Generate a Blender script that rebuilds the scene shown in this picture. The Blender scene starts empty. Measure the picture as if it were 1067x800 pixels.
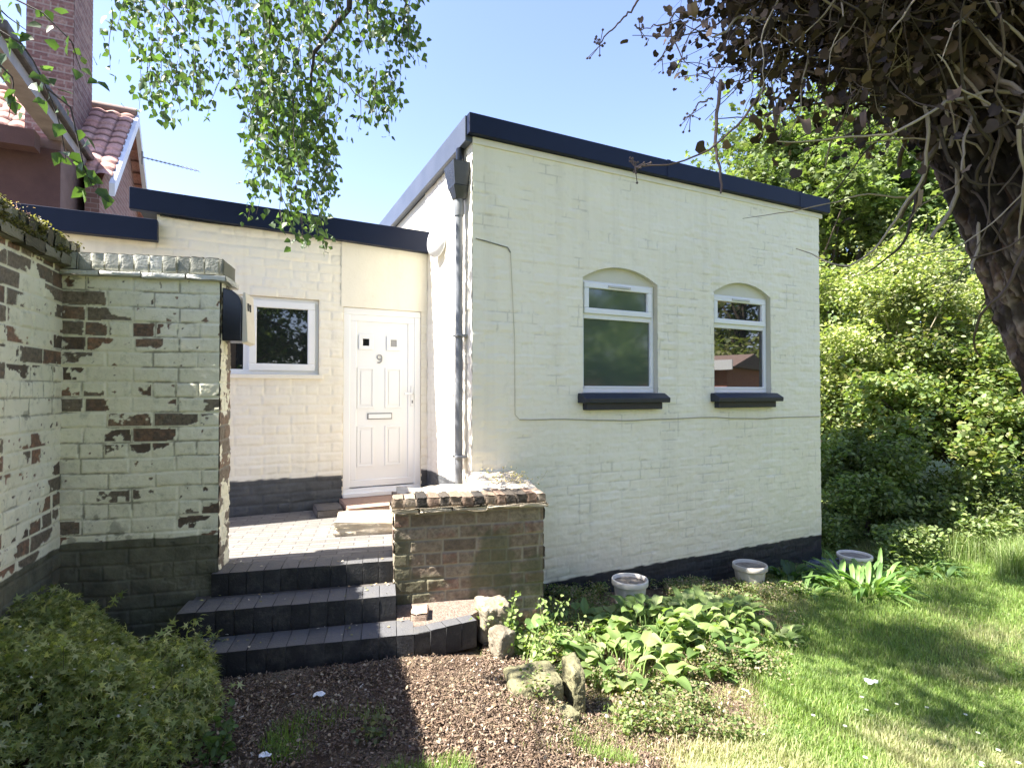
import bpy, bmesh, math, random
import numpy as np
from mathutils import Vector
random.seed(7); R = np.random.default_rng(11)
col = bpy.context.scene.collection
scn = bpy.context.scene

# ------------------------------------------------------------ camera, world, sun, exposure
H = 1.68
cd = bpy.data.cameras.new('camera'); cam = bpy.data.objects.new('camera', cd); col.objects.link(cam)
cam.location = (0, 0, H); cam.rotation_euler = (math.radians(90.9), 0, 0)
cd.sensor_width = 36; cd.lens = 567/1067*36; cd.clip_start = 0.05; cd.clip_end = 2000
scn.camera = cam
SUN_TRAVEL = Vector((0.73, 0.23, -1.0)).normalized()
ELEV = math.asin(-SUN_TRAVEL.z)
w = bpy.data.worlds.new('World'); scn.world = w; w.use_nodes = True
nt = w.node_tree; nt.nodes.clear()
sky = nt.nodes.new('ShaderNodeTexSky'); sky.sky_type = 'NISHITA'; sky.sun_disc = False
sky.sun_elevation = ELEV; sky.sun_rotation = math.atan2(-SUN_TRAVEL.x, -SUN_TRAVEL.y)
sky.air_density = 1.0; sky.dust_density = 0.6; sky.ozone_density = 3.5
bg = nt.nodes.new('ShaderNodeBackground'); bg.inputs[1].default_value = 0.093
wo = nt.nodes.new('ShaderNodeOutputWorld')
wb = nt.nodes.new('ShaderNodeMix'); wb.data_type = 'RGBA'; wb.blend_type = 'MULTIPLY'; wb.inputs['Factor'].default_value = 1
wb.inputs['B'].default_value = (1.11, .945, 1.0, 1)      # camera white balance for the skylight
nt.links.new(sky.outputs[0], wb.inputs['A']); nt.links.new(wb.outputs['Result'], bg.inputs[0]); nt.links.new(bg.outputs[0], wo.inputs[0])
sl = bpy.data.lights.new('sun', 'SUN'); sl.energy = 4.8; sl.angle = math.radians(0.53); sl.color = (1, 0.95, 0.87)
so = bpy.data.objects.new('sun', sl); col.objects.link(so)
so.rotation_euler = SUN_TRAVEL.to_track_quat('-Z', 'Y').to_euler(); so.location = (-8, -3, 12)
scn.view_settings.view_transform = 'Standard'; scn.view_settings.look = 'None'
scn.view_settings.exposure = 2.28; scn.view_settings.gamma = 1

# ------------------------------------------------------------ noise
def vnoise(x, y, seed=0):
    x = np.asarray(x, float); y = np.asarray(y, float)
    xi = np.floor(x).astype(np.int64); yi = np.floor(y).astype(np.int64)
    xf = x-xi; yf = y-yi; xf = xf*xf*(3-2*xf); yf = yf*yf*(3-2*yf)
    def h(a, b):
        n = (a*374761393 + b*668265263 + seed*974711) & 0xffffffff
        n = ((n ^ (n >> 13))*1274126177) & 0xffffffff
        n = ((n ^ (n >> 15))*2246822519) & 0xffffffff
        return ((n ^ (n >> 16)) & 0xffff)/65535.0
    return (h(xi, yi)*(1-xf)*(1-yf)+h(xi+1, yi)*xf*(1-yf)+h(xi, yi+1)*(1-xf)*yf+h(xi+1, yi+1)*xf*yf)
def fbm(x, y, sc=1, oc=4, seed=0):
    t = 0; a = 1; s = 0
    for o in range(oc):
        t = t + a*vnoise(np.asarray(x)*sc*2**o+o*17.3, np.asarray(y)*sc*2**o-o*9.1, seed+o*31); s += a; a *= .5
    return t/s
def sstep(a, b, x): t = np.clip((x-a)/(b-a), 0, 1); return t*t*(3-2*t)

# ------------------------------------------------------------ object helpers
def tag(o, label=None, cat=None, group=None, kind=None):
    if label: o['label'] = label
    if cat: o['category'] = cat
    if group: o['group'] = group
    if kind: o['kind'] = kind
    return o
def thing(name, label, cat, loc=(0, 0, 0), group=None):
    o = bpy.data.objects.new(name, None); col.objects.link(o); o.location = loc; o.empty_display_size = .1
    return tag(o, label, cat, group)
def link(name, me, mat, parent=None):
    o = bpy.data.objects.new(name, me); col.objects.link(o)
    if mat is not None and not me.materials: me.materials.append(mat)
    if parent is not None:
        o.parent = parent
        base = Vector(parent.location); q = parent.parent
        while q is not None: base += Vector(q.location); q = q.parent
        o.location = -base        # meshes are authored in world coordinates
    return o
def npmesh(name, V, F, mat, parent=None, colr=None, attrs=None, smooth=False):
    V = np.asarray(V, np.float32); F = np.asarray(F, np.int32)
    me = bpy.data.meshes.new(name); k = F.shape[1]
    me.vertices.add(len(V)); me.vertices.foreach_set('co', V.ravel())
    me.loops.add(F.size); me.loops.foreach_set('vertex_index', F.ravel())
    me.polygons.add(len(F)); me.polygons.foreach_set('loop_start', np.arange(0, F.size, k, dtype=np.int32))
    try: me.polygons.foreach_set('loop_total', np.full(len(F), k, np.int32))
    except Exception: pass
    if smooth: me.polygons.foreach_set('use_smooth', np.ones(len(F), bool))
    me.update(calc_edges=True)
    if colr is not None:
        a = me.attributes.new('col', 'FLOAT_COLOR', 'POINT')
        c = np.ones((len(V), 4), np.float32); c[:, :3] = colr; a.data.foreach_set('color', c.ravel())
    for n, v in (attrs or {}).items():
        a = me.attributes.new(n, 'FLOAT', 'POINT'); a.data.foreach_set('value', np.asarray(v, np.float32))
    return link(name, me, mat, parent)
class MB:
    def __init__(s): s.v = []; s.f = []
    def poly(s, pts, faces):
        n = len(s.v); s.v += [tuple(p) for p in pts]; s.f += [tuple(i+n for i in f) for f in faces]; return s
    def hexa(s, p):     # 4 bottom ccw, 4 top ccw
        return s.poly(p, [(3, 2, 1, 0), (4, 5, 6, 7), (0, 1, 5, 4), (1, 2, 6, 5), (2, 3, 7, 6), (3, 0, 4, 7)])
    def box(s, P, u, n, s0, s1, o0, o1, z0, z1):
        """box in a wall frame: along u, outward n"""
        P = np.array(P, float); q = []
        for z in (z0, z1):
            for a, o in ((s0, o1), (s1, o1), (s1, o0), (s0, o0)):
                q.append(tuple(P+u*a+n*o+np.array([0, 0, z])))
        return s.hexa(q)
    def prism(s, pts, z0, z1):
        n = len(pts); b = [(x, y, z0) for x, y in pts]; t = [(x, y, z1) for x, y in pts]
        return s.poly(b+t, [tuple(range(n-1, -1, -1)), tuple(range(n, 2*n))]+[(i, (i+1) % n, n+(i+1) % n, n+i) for i in range(n)])
    def build(s, name, mat, parent=None, bevel=0, seg=2, smooth=False):
        me = bpy.data.meshes.new(name); me.from_pydata(s.v, [], s.f); me.update()
        o = link(name, me, mat, parent)
        if smooth:
            for p in me.polygons: p.use_smooth = True
        if bevel:
            m = o.modifiers.new('bevel', 'BEVEL'); m.width = bevel; m.segments = seg; m.limit_method = 'ANGLE'
        return o
def tube_arr(pts, rad, n=6):
    pts = np.asarray(pts, float); m = len(pts); rad = np.broadcast_to(rad, (m,))
    t = np.gradient(pts, axis=0); t /= np.linalg.norm(t, axis=1)[:, None]+1e-9
    up = np.array([0, 0, 1.0]) if abs(t[0][2]) < .9 else np.array([1.0, 0, 0])
    V = []; x = np.cross(t[0], up); x /= np.linalg.norm(x)
    for i in range(m):
        x = x-t[i]*np.dot(x, t[i]); x /= np.linalg.norm(x)+1e-9; y = np.cross(t[i], x)
        a = np.arange(n)*2*math.pi/n
        V.append(pts[i]+rad[i]*(np.outer(np.cos(a), x)+np.outer(np.sin(a), y)))
    V = np.concatenate(V); F = []
    for i in range(m-1):
        for j in range(n):
            F.append((i*n+j, i*n+(j+1) % n, (i+1)*n+(j+1) % n, (i+1)*n+j))
    return V, np.array(F)
class NB:    # numpy quad builder
    def __init__(s): s.V = []; s.F = []; s.C = []; s.n = 0
    def add(s, V, F, c=None):
        s.V.append(V); s.F.append(np.asarray(F)+s.n); s.n += len(V)
        if c is not None: s.C.append(np.array(np.broadcast_to(np.asarray(c, float), (len(V), 3))))
    def tube(s, pts, rad, n=6, c=None): s.add(*tube_arr(pts, rad, n), c)
    def build(s, name, mat, parent=None, smooth=False):
        return npmesh(name, np.concatenate(s.V), np.concatenate(s.F), mat, parent, np.concatenate(s.C) if s.C else None, smooth=smooth)

# ------------------------------------------------------------ materials
def newmat(name):
    m = bpy.data.materials.new(name); m.use_nodes = True
    t = m.node_tree; return m, t, t.nodes['Principled BSDF']
def node(t, kind, **k):
    n = t.nodes.new(kind)
    for a, v in k.items():
        if a.startswith('i_'): n.inputs[a[2:].replace('_', ' ')].default_value = v
        else: setattr(n, a, v)
    return n
def ramp(t, fac, stops):
    r = t.nodes.new('ShaderNodeValToRGB'); e = r.color_ramp.elements
    while len(e) < len(stops): e.new(.5)
    for i, (p, c) in enumerate(stops): e[i].position = p; e[i].color = (*c, 1)
    t.links.new(fac, r.inputs[0]); return r.outputs[0]
def mixc(t, fac, a, b, mode='MIX'):
    m = t.nodes.new('ShaderNodeMix'); m.data_type = 'RGBA'; m.blend_type = mode
    for s, v in ((m.inputs['Factor'], fac), (m.inputs['A'], a), (m.inputs['B'], b)):
        if hasattr(v, 'is_linked') or hasattr(v, 'links'): t.links.new(v, s)
        else: s.default_value = v if not isinstance(v, tuple) else (*v, 1)
    return m.outputs['Result']
def noise(t, scale, detail=4, rough=.6, vec=None, out=0):
    n = node(t, 'ShaderNodeTexNoise', i_Scale=scale, i_Detail=detail, i_Roughness=rough)
    if vec is None:
        g = t.nodes.new('ShaderNodeNewGeometry'); vec = g.outputs['Position']
    t.links.new(vec, n.inputs['Vector']); return n.outputs[out]
def bump(t, bs, h, strength=.3, dist=.01):
    b = node(t, 'ShaderNodeBump', i_Strength=strength, i_Distance=dist)
    t.links.new(h, b.inputs['Height']); t.links.new(b.outputs[0], bs.inputs['Normal'])
def mottled(name, c1, c2, scale=6, rough=.6, bs=.3, bscale=60, bd=.004, spec=.5):
    m, t, b = newmat(name)
    t.links.new(ramp(t, noise(t, scale, 6), [(.3, c1), (.7, c2)]), b.inputs['Base Color'])
    b.inputs['Roughness'].default_value = rough; b.inputs['Specular IOR Level'].default_value = spec
    bump(t, b, noise(t, bscale, 5), bs, bd); return m
def attr(t, n):
    a = t.nodes.new('ShaderNodeAttribute'); a.attribute_name = n; return a
def colmat(name, rough=.5, transl=.0, bs=0, bscale=80, spec=.4):
    m, t, b = newmat(name); a = attr(t, 'col')
    t.links.new(a.outputs['Color'], b.inputs['Base Color']); b.inputs['Roughness'].default_value = rough
    b.inputs['Specular IOR Level'].default_value = spec
    if bs: bump(t, b, noise(t, bscale, 5), bs, .01)
    if transl:
        tr = t.nodes.new('ShaderNodeBsdfTranslucent')
        c2 = mixc(t, 1.0, a.outputs['Color'], (1.6, 1.75, .7), 'MULTIPLY'); t.links.new(c2, tr.inputs[0])
        mx = node(t, 'ShaderNodeMixShader'); mx.inputs[0].default_value = transl
        t.links.new(b.outputs[0], mx.inputs[1]); t.links.new(tr.outputs[0], mx.inputs[2])
        t.links.new(mx.outputs[0], t.nodes['Material Output'].inputs[0])
    return m
M = {}
M['leaf'] = colmat('leaf', .5, .38)
M['deadleaf'] = colmat('dead_leaf', .75, .12)
M['brickcol'] = colmat('weathered_brick', .85, 0, .9, 60, .2)
M['stem'] = colmat('stem', .8, 0, .3, 60)
M['debris'] = colmat('bark_debris', .85, 0, 0)
M['upvc'] = mottled('white_plastic', (.78, .79, .8), (.84, .84, .84), 2, .28, .03, 40, .001)
M['navy'] = mottled('navy_fascia_paint', (.003, .008, .028), (.005, .011, .036), 3, .5, .1, 15, .002, .25)
M['black'] = mottled('black_gloss', (.006, .008, .012), (.012, .014, .018), 4, .2, .05)
M['pipe'] = mottled('grey_pipe_paint', (.14, .15, .165), (.19, .20, .215), 9, .4, .1)
M['felt'] = mottled('roof_felt', (.06, .06, .06), (.1, .1, .1), 3, .9)
M['sill'] = mottled('black_sill_paint', (.012, .016, .028), (.02, .026, .04), 14, .5, .4, 60)
M['stone'] = mottled('garden_stone', (.11, .09, .065), (.30, .26, .19), 7, .9, .8, 25, .02)
M['slab'] = mottled('pale_sandstone', (.42, .35, .26), (.62, .55, .43), 6, .85, .6, 30, .01)
M['plastic_pot'] = mottled('stone_coloured_plastic', (.42, .39, .33), (.55, .52, .46), 8, .6, .15)
M['potpink'] = mottled('pale_faded_plastic', (.60, .56, .50), (.70, .66, .60), 8, .6, .15)
M['soil'] = mottled('dark_soil', (.02, .014, .01), (.07, .05, .035), 20, .95, 1, 50, .02)
M['litter'] = mottled('white_litter', (.7, .74, .78), (.85, .87, .88), 20, .5)
M['film'] = mottled('black_plastic_film', (.03, .04, .055), (.09, .11, .14), 10, .25, .6, 20, .02)
M['cream_plastic'] = mottled('cream_box_front', (.62, .55, .43), (.72, .66, .54), 6, .45)
M['cable'] = mottled('painted_cable', (.55, .51, .38), (.66, .61, .46), 9, .6)
M['render'] = mottled('brown_render', (.065, .034, .032), (.09, .048, .043), 4, .9, .5, 60, .01)
M['render2'] = mottled('faded_brown_render', (.13, .085, .075), (.18, .12, .105), 4, .9, .5, 60, .01)
M['aerial'] = mottled('aerial_metal', (.2, .2, .2), (.3, .3, .3), 5, .4)
M['grey'] = mottled('grey_trim', (.14, .14, .145), (.24, .24, .24), 9, .7)
M['number'] = mottled('number_metal', (.28, .28, .28), (.36, .36, .36), 9, .3)

def wallpaint(name, c1, c2, dirt, low=None):
    m, t, b = newmat(name)
    base = ramp(t, noise(t, 1.3, 5), [(.3, c1), (.7, c2)])
    dr = ramp(t, noise(t, 9, 8, .75), [(.56, (0, 0, 0)), (.8, (1, 1, 1))])
    base = mixc(t, dr, base, dirt)
    ge = t.nodes.new('ShaderNodeNewGeometry'); mp = node(t, 'ShaderNodeMapping'); mp.inputs['Scale'].default_value = (7, 7, .35); t.links.new(ge.outputs['Position'], mp.inputs[0])
    st = ramp(t, noise(t, 1.0, 5, .6, mp.outputs[0]), [(.50, (0, 0, 0)), (.72, (.28, .28, .28))]); base = mixc(t, st, base, tuple(.86*x for x in dirt))
    sx = t.nodes.new('ShaderNodeSeparateXYZ'); t.links.new(ge.outputs['Position'], sx.inputs[0]); ma = node(t, 'ShaderNodeMath', operation='MULTIPLY_ADD'); t.links.new(sx.outputs[2], ma.inputs[0]); ma.inputs[1].default_value = -.9; ma.inputs[2].default_value = .38
    m2 = node(t, 'ShaderNodeMath', operation='ADD'); t.links.new(ma.outputs[0], m2.inputs[0]); t.links.new(noise(t, 3, 6, .7), m2.inputs[1])
    base = mixc(t, ramp(t, m2.outputs[0], [(.45, (0, 0, 0)), (1.0, (.4, .4, .4))]), base, (.56, .52, .36))
    j = attr(t, 'crack'); base = mixc(t, j.outputs['Fac'], base, tuple(.62*x for x in dirt))
    a = attr(t, 'plinth'); base = mixc(t, a.outputs['Fac'], base, ramp(t, noise(t, 8, 6), [(.35, low[0]), (.7, low[1])]))
    t.links.new(base, b.inputs['Base Color']); b.inputs['Roughness'].default_value = .62
    bump(t, b, noise(t, 55, 6, .65), .35, .006); return m
M['wall'] = wallpaint('cream_masonry_paint', (.83, .775, .61), (.88, .83, .67), (.72, .67, .52), ((.012, .014, .018), (.022, .025, .03)))
M['wall_warm'] = wallpaint('warm_cream_masonry_paint', (.78, .735, .625), (.83, .79, .68), (.71, .66, .54), ((.05, .054, .06), (.085, .09, .095)))

def glassmat(name, base, rough, ior=1.95):
    m, t, b = newmat(name); b.inputs['Base Color'].default_value = (*base, 1)
    b.inputs['Roughness'].default_value = rough; b.inputs['IOR'].default_value = ior
    bump(t, b, noise(t, 1.2, 1), .03, .02); return m
M['glass'] = glassmat('window_glass', (.012, .014, .016), .02, 2.1)
M['frosted'] = glassmat('frosted_glass', (.06, .085, .068), .07, 1.9)

def peelmat():
    m, t, b = newmat('peeling_painted_brick')
    r = attr(t, 'rnd').outputs['Fac']; peel = attr(t, 'peel').outputs['Fac']; mort = attr(t, 'mortar').outputs['Fac']; pl = attr(t, 'plinth').outputs['Fac']
    brick = ramp(t, r, [(0, (.085, .068, .05)), (.3, (.15, .10, .07)), (.5, (.36, .19, .11)), (.7, (.19, .155, .11)), (1, (.30, .24, .17))])
    brick = mixc(t, ramp(t, noise(t, 45, 6, .7), [(.35, (0, 0, 0)), (.75, (1, 1, 1))]), brick, (.06, .05, .04))
    brick = mixc(t, mort, brick, (.21, .19, .15))
    paint = ramp(t, noise(t, 3, 5), [(.3, (.70, .675, .50)), (.7, (.82, .79, .62))])
    paint = mixc(t, ramp(t, noise(t, 16, 8, .75), [(.52, (0, 0, 0)), (.78, (1, 1, 1))]), paint, (.40, .40, .29))
    paint = mixc(t, attr(t, 'crack').outputs['Fac'], paint, (.22, .21, .15))
    c = mixc(t, peel, paint, brick)
    green = ramp(t, noise(t, 7, 6), [(.35, (.075, .075, .05)), (.7, (.17, .165, .11))])
    c = mixc(t, pl, c, green)
    t.links.new(c, b.inputs['Base Color']); b.inputs['Roughness'].default_value = .8
    bump(t, b, noise(t, 60, 6, .7), .5, .008); return m
M['peel'] = peelmat()
def rawbrick(name, cols, mortar, moss=(.07, .08, .035)):
    m, t, b = newmat(name)
    r = attr(t, 'rnd').outputs['Fac']; mort = attr(t, 'mortar').outputs['Fac']; pl = attr(t, 'plinth').outputs['Fac']
    c = ramp(t, r, [(i/(len(cols)-1), x) for i, x in enumerate(cols)])
    c = mixc(t, ramp(t, noise(t, 30, 7, .7), [(.4, (0, 0, 0)), (.8, (1, 1, 1))]), c, tuple(v*.4 for v in cols[0]))
    c = mixc(t, mort, c, mortar); c = mixc(t, pl, c, moss)
    t.links.new(c, b.inputs['Base Color']); b.inputs['Roughness'].default_value = .88
    bump(t, b, noise(t, 70, 6, .7), .6, .008); return m
M['oldbrick'] = rawbrick('old_brick', [(.14, .11, .08), (.22, .17, .12), (.27, .22, .155), (.31, .26, .19), (.24, .14, .10), (.36, .31, .24)], (.33, .30, .23))
M['housebrick'] = rawbrick('dark_house_brick', [(.15, .075, .07), (.2, .1, .09), (.25, .14, .125), (.3, .2, .17)], (.27, .22, .2))
M['tile'] = rawbrick('clay_roof_tile', [(.60, .30, .23), (.66, .36, .28), (.6, .33, .27), (.68, .42, .34)], (.10, .05, .04))
M['bungalow_brick'] = rawbrick('pink_brick', [(.5, .2, .13), (.55, .26, .17)], (.5, .4, .33))

# ------------------------------------------------------------ terrain
def g(x, y):
    x = np.asarray(x, float); y = np.asarray(y, float)
    s = .1*x+.11*(y-3); s = np.where(s > 0, s, 0)
    z = -.65*np.tanh(1.9*s)
    z = z-.10*sstep(.18, .42, x)*sstep(4.4, 3.6, y)*sstep(2.3, 2.8, y)*(1-sstep(1.2, 2.2, x))
    return z
def gf(x, y): return float(g(x, y))
def lawnmask(x, y):
    n = fbm(x, y, 1.4, 3, 5)-.5
    edge = .75+.55*np.clip(y-2.4, 0, 9)+n*.9        # lawn is to the right of this x
    edge = np.where(y < 2.9, .55+(y-2.2)*.6+n*.8, edge)
    m = sstep(-.12, .35, x-edge)
    return m
def axis(lo, hi, fine, far):
    a = list(np.arange(lo, hi+1e-6, fine)); l = []; d = fine; x = hi
    while x < far: d *= 1.35; x += d; l.append(x)
    k = []; d = fine; x = lo
    while x > -far: d *= 1.35; x -= d; k.append(x)
    return np.array(k[::-1]+a+l)
gx = axis(-4, 8, .035, 400); gy = axis(1.2, 9.5, .035, 400)
X, Y = np.meshgrid(gx, gy)
near = sstep(16, 9, np.hypot(X, Y-4))
Z = g(X, Y)+near*((fbm(X, Y, 3, 5, 2)-.5)*.05+(fbm(X, Y, 22, 3, 9)-.5)*.022)
Z -= .03
ny, nx = X.shape
idx = np.arange(nx*ny).reshape(ny, nx)
Fq = np.stack([idx[:-1, :-1], idx[:-1, 1:], idx[1:, 1:], idx[1:, :-1]], -1).reshape(-1, 4)
lm = lawnmask(X, Y)
def groundmat():
    m, t, b = newmat('garden_ground')
    a = attr(t, 'lawn').outputs['Fac']
    dirt = ramp(t, noise(t, 14, 8, .7), [(.3, (.08, .055, .038)), (.55, (.15, .105, .072)), (.75, (.27, .20, .14))])
    dirt = mixc(t, ramp(t, noise(t, 2.2, 4), [(.45, (0, 0, 0)), (.65, (1, 1, 1))]), dirt, (.31, .25, .165))
    gr = ramp(t, noise(t, 6, 7, .7), [(.3, (.07, .10, .03)), (.55, (.13, .16, .05)), (.75, (.27, .25, .13))])
    t.links.new(mixc(t, a, dirt, gr), b.inputs['Base Color']); b.inputs['Roughness'].default_value = .95
    b.inputs['Specular IOR Level'].default_value = .15
    bump(t, b, noise(t, 60, 8, .75), .9, .02); return m
tag(npmesh('ground', np.stack([X, Y, Z], -1).reshape(-1, 3), Fq, groundmat(), None, None, {'lawn': lm.ravel()}, True), kind='structure')

# ------------------------------------------------------------ wall heightfields
nrm = lambda v: np.array(v, float)/np.linalg.norm(v)
A = nrm([.898, .440, 0]); B = np.array([-A[1], A[0], 0]); NF = -B; NS = -A
C0 = np.array([-.379, 5.178, 0]); J0 = np.array([-1.007, 6.457, 0])
def bricks(S, Zv, course=.103, L=.27, bond=True, seed=0, joint=.012, wob=.006):
    S = S+(fbm(S, Zv, 5, 2, seed+3)-.5)*wob*2; Zw = Zv+(fbm(S, Zv, 2.5, 3, seed+4)-.5)*wob*2.5
    r = np.floor(Zw/course); fz = Zw/course-r
    hd = (np.mod(r, 4) == 0) if bond else np.zeros_like(r, bool)
    Lr = np.where(hd, L*.5, L)
    off = np.where(np.mod(r, 2) == 0, 0, .5)*L*np.where(hd, .5, 1)+vnoise(r, r*0, seed+8)*.03
    q = (S+off)/Lr; c = np.floor(q); fs = q-c
    ds = np.minimum(fs, 1-fs)*Lr; dz = np.minimum(fz, 1-fz)*course
    d = np.minimum(ds, dz)-joint*.5
    ci = c.astype(int); ri = r.astype(int)
    rnd = vnoise(ci*1.0, ri*1.0, seed+20)
    rnd2 = vnoise(ci*1.0, ri*1.0, seed+40)
    return d, rnd, rnd2, fs, fz
def panel(name, P, u, n, sl, zl, res, mat, parent, style, holes=(), arches=(), seed=0, plinth=None, curvez=None):
    """heightfield wall: s along u in sl, z in zl, holes (s0,s1,z0,z1), arches (s0,s1,zspring,zcrown)"""
    def ax(lo, hi, cuts):
        cuts = sorted(set([lo, hi]+[c for c in cuts if lo < c < hi])); o = []
        for a_, b_ in zip(cuts[:-1], cuts[1:]):
            k = max(1, int(round((b_-a_)/res))); o += list(np.linspace(a_, b_, k, endpoint=False))
        return np.array(o+[hi])
    cs = [c for h in holes for c in h[:2]]; cz = [c for h in holes for c in h[2:]]
    if plinth: cz.append(plinth)
    sa = ax(*sl, cs); za = ax(*zl, cz)
    S, Zv = np.meshgrid(sa, za); Zm = Zv.copy()
    def arch(s, a_):
        s0, s1, zs, zc = a_; t = (s-(s0+s1)/2)/((s1-s0)/2); return zs+(zc-zs)*(1-t*t)
    for a_ in arches:
        inn = (S >= a_[0]-1e-6) & (S <= a_[1]+1e-6); az = arch(S, a_)
        near_ = inn & (np.abs(Zv-az) < res*.6) & (Zv > a_[2]-res)
        Zm = np.where(near_, az, Zm)
    h, at = style(S, Zm, seed)
    if plinth is not None: at['plinth'] = sstep(plinth+.004+(fbm(S, Zm, 9, 2, 3)-.5)*.02, plinth-.004+(fbm(S, Zm, 9, 2, 3)-.5)*.02, Zm)
    else: at.setdefault('plinth', np.zeros_like(S))
    V = P+S[..., None]*u+h[..., None]*n; V[..., 2] += Zm
    ny_, nx_ = S.shape; ii = np.arange(nx_*ny_).reshape(ny_, nx_)
    F = np.stack([ii[:-1, :-1], ii[:-1, 1:], ii[1:, 1:], ii[1:, :-1]], -1)
    cS = (S[:-1, :-1]+S[1:, 1:])/2; cZ = (Zm[:-1, :-1]+Zm[1:, 1:]+Zm[1:, :-1]+Zm[:-1, 1:])/4
    keep = np.ones(cS.shape, bool)
    for hh in holes: keep &= ~((cS > hh[0]) & (cS < hh[1]) & (cZ > hh[2]) & (cZ < hh[3]))
    for a_ in arches: keep &= ~((cS > a_[0]) & (cS < a_[1]) & (cZ > a_[2]-.001) & (cZ < arch(cS, a_)))
    if np.dot(np.cross(u, [0, 0, 1]), n) < 0: F = F[..., ::-1]
    return npmesh(name, V.reshape(-1, 3), F[keep], mat, parent, None, {k: v.ravel() for k, v in at.items()}, True)

def st_painted(depth=.0045, crack=.5, patch=True):
    def f(S, Zv, seed):
        d, r, r2, fs, fz = bricks(S, Zv, seed=seed)
        vis = sstep(.42, .62, fbm(S, Zv, 1.6, 4, seed+50)) if patch else .8
        prof = sstep(-.006, .010, d)
        rag = fbm(S, Zv, 30, 4, seed+7)
        lumpy = fbm(S, Zv*2.2, 7, 4, seed+60)
        h = prof*depth*(.45+.6*vis)+(r-.5)*.004*prof*(.4+vis)+(rag-.5)*.0055+(lumpy-.5)*.012+(fbm(S*.5, Zv*3, 10, 3, seed+71)-.5)*.006
        h += (fs-.5)*(r2-.5)*.008*prof*vis
        ck = (1-sstep(-.003, .0022, d+(rag-.5)*.012))*sstep(.53, .68, fbm(S, Zv, 3.3, 4, seed+77))*crack
        # pitting: spalled faces of a few bricks
        sp = sstep(.80, .9, r2)*sstep(.45, .55, fbm(S, Zv, 16, 3, seed+90))
        h -= sp*.004
        return h, {'crack': np.clip(ck, 0, 1)}
    return f
def st_peel(amount=.18, topmore=0.0, ztop=2.4):
    def f(S, Zv, seed):
        d, r, r2, fs, fz = bricks(S, Zv, L=.285, seed=seed, wob=.008)
        prof = sstep(-.005, .007, d)
        n1 = fbm(S*.8, Zv, 6, 5, seed+5); n2 = fbm(S, Zv, 28, 4, seed+6); big = fbm(S, Zv, 2.0, 3, seed+15)
        v = fbm(S*.7, Zv*1.1, 3.4, 5, seed+5)*.62+n1*.2+r2*.17+n2*.10+(big-.5)*.25+topmore*sstep(ztop-.9, ztop, Zv)*.12-.22*(1-prof)
        th = np.quantile(v, 1-amount)
        peel = sstep(th-.004, th+.004, v)
        # small chips
        ch = fbm(S, Zv, 22, 3, seed+44); peel = np.maximum(peel, sstep(.79, .80, ch)*prof)
        crk = (1-sstep(-.004, .0012, d+(n2-.5)*.014))*sstep(.52, .64, fbm(S, Zv, 3.1, 4, seed+71))*.8+sstep(.66, .7, fbm(S, Zv, 13, 5, seed+72))*.6*sstep(.5, .6, fbm(S, Zv, 2, 2, seed+73))
        h = prof*.007+(r-.5)*.008*prof+(n2-.5)*.005+(n1-.5)*.012+(1-peel)*.0022
        h += (fs-.5)*(r2-.5)*.012*prof - peel*sstep(.4, .6, n2)*.004
        return h, {'peel': peel, 'rnd': np.clip(r*.8+n2*.3, 0, 1), 'mortar': 1-prof, 'crack': np.clip(crk, 0, 1)*(1-peel)}
    return f
def st_raw(moss=.15, dep=.009, course=.097, L=.25):
    def f(S, Zv, seed):
        d, r, r2, fs, fz = bricks(S, Zv, course, L, seed=seed, wob=.007)
        prof = sstep(-.004, .007, d); n2 = fbm(S, Zv, 26, 4, seed+6); n1 = fbm(S, Zv, 4, 4, seed+9)
        h = prof*dep+(r-.5)*.009*prof+(n2-.5)*.007+(n1-.5)*.012+(fs-.5)*(r2-.5)*.012*prof
        return h, {'rnd': np.clip(r*.85+(n2-.5)*.4, 0, 1), 'mortar': (1-prof)*.8, 'plinth': sstep(.56, .7, n1+moss-.15)*.6}
    return f
def st_fine(course=.075, L=.225, dep=.006):
    def f(S, Zv, seed):
        d, r, r2, fs, fz = bricks(S, Zv, course, L, seed=seed, wob=.002)
        prof = sstep(-.004, .006, d)
        return prof*dep, {'rnd': r, 'mortar': 1-prof, 'plinth': np.zeros_like(r)}
    return f
def st_tiles(S, Zv, seed):
    cw, ch = .24, .27
    q = S/cw; c = np.floor(q); fs = q-c; r = np.floor(Zv/ch); fz = Zv/ch-r
    h = .05*np.abs(np.sin(math.pi*fs))*.7+(1-fz)*.035
    edge = np.maximum(sstep(.86, .97, fz), sstep(.08, .0, np.minimum(fs, 1-fs)))
    return h, {'rnd': vnoise(c, r, 5), 'mortar': edge, 'plinth': np.zeros_like(h)}

# ============================================================ the annexe (one building)
house = thing('painted_brick_house', 'cream painted flat roofed brick house with white front door and two arched windows', 'house', (C0[0], C0[1], 0))
W1 = (1.252, 2.262); W2 = (3.135, 4.125); WZ0 = 1.675; WS = 2.90; WC = 3.045
holes = [(W1[0], W1[1], WZ0, WS), (W2[0], W2[1], WZ0, WS)]
arches = [(W1[0], W1[1], WS, WC), (W2[0], W2[1], WS, WC)]
panel('painted_wall', C0, A, NF, (0, 5.1), (-.9, 4.08), .012, M['wall'], house, st_painted(), holes, arches, 3, -.24)
panel('painted_wall', C0, B, NS, (0, 1.5), (-.2, 4.08), .012, M['wall_warm'], house, st_painted(.004, .15), (), (), 8, .77)
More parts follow.
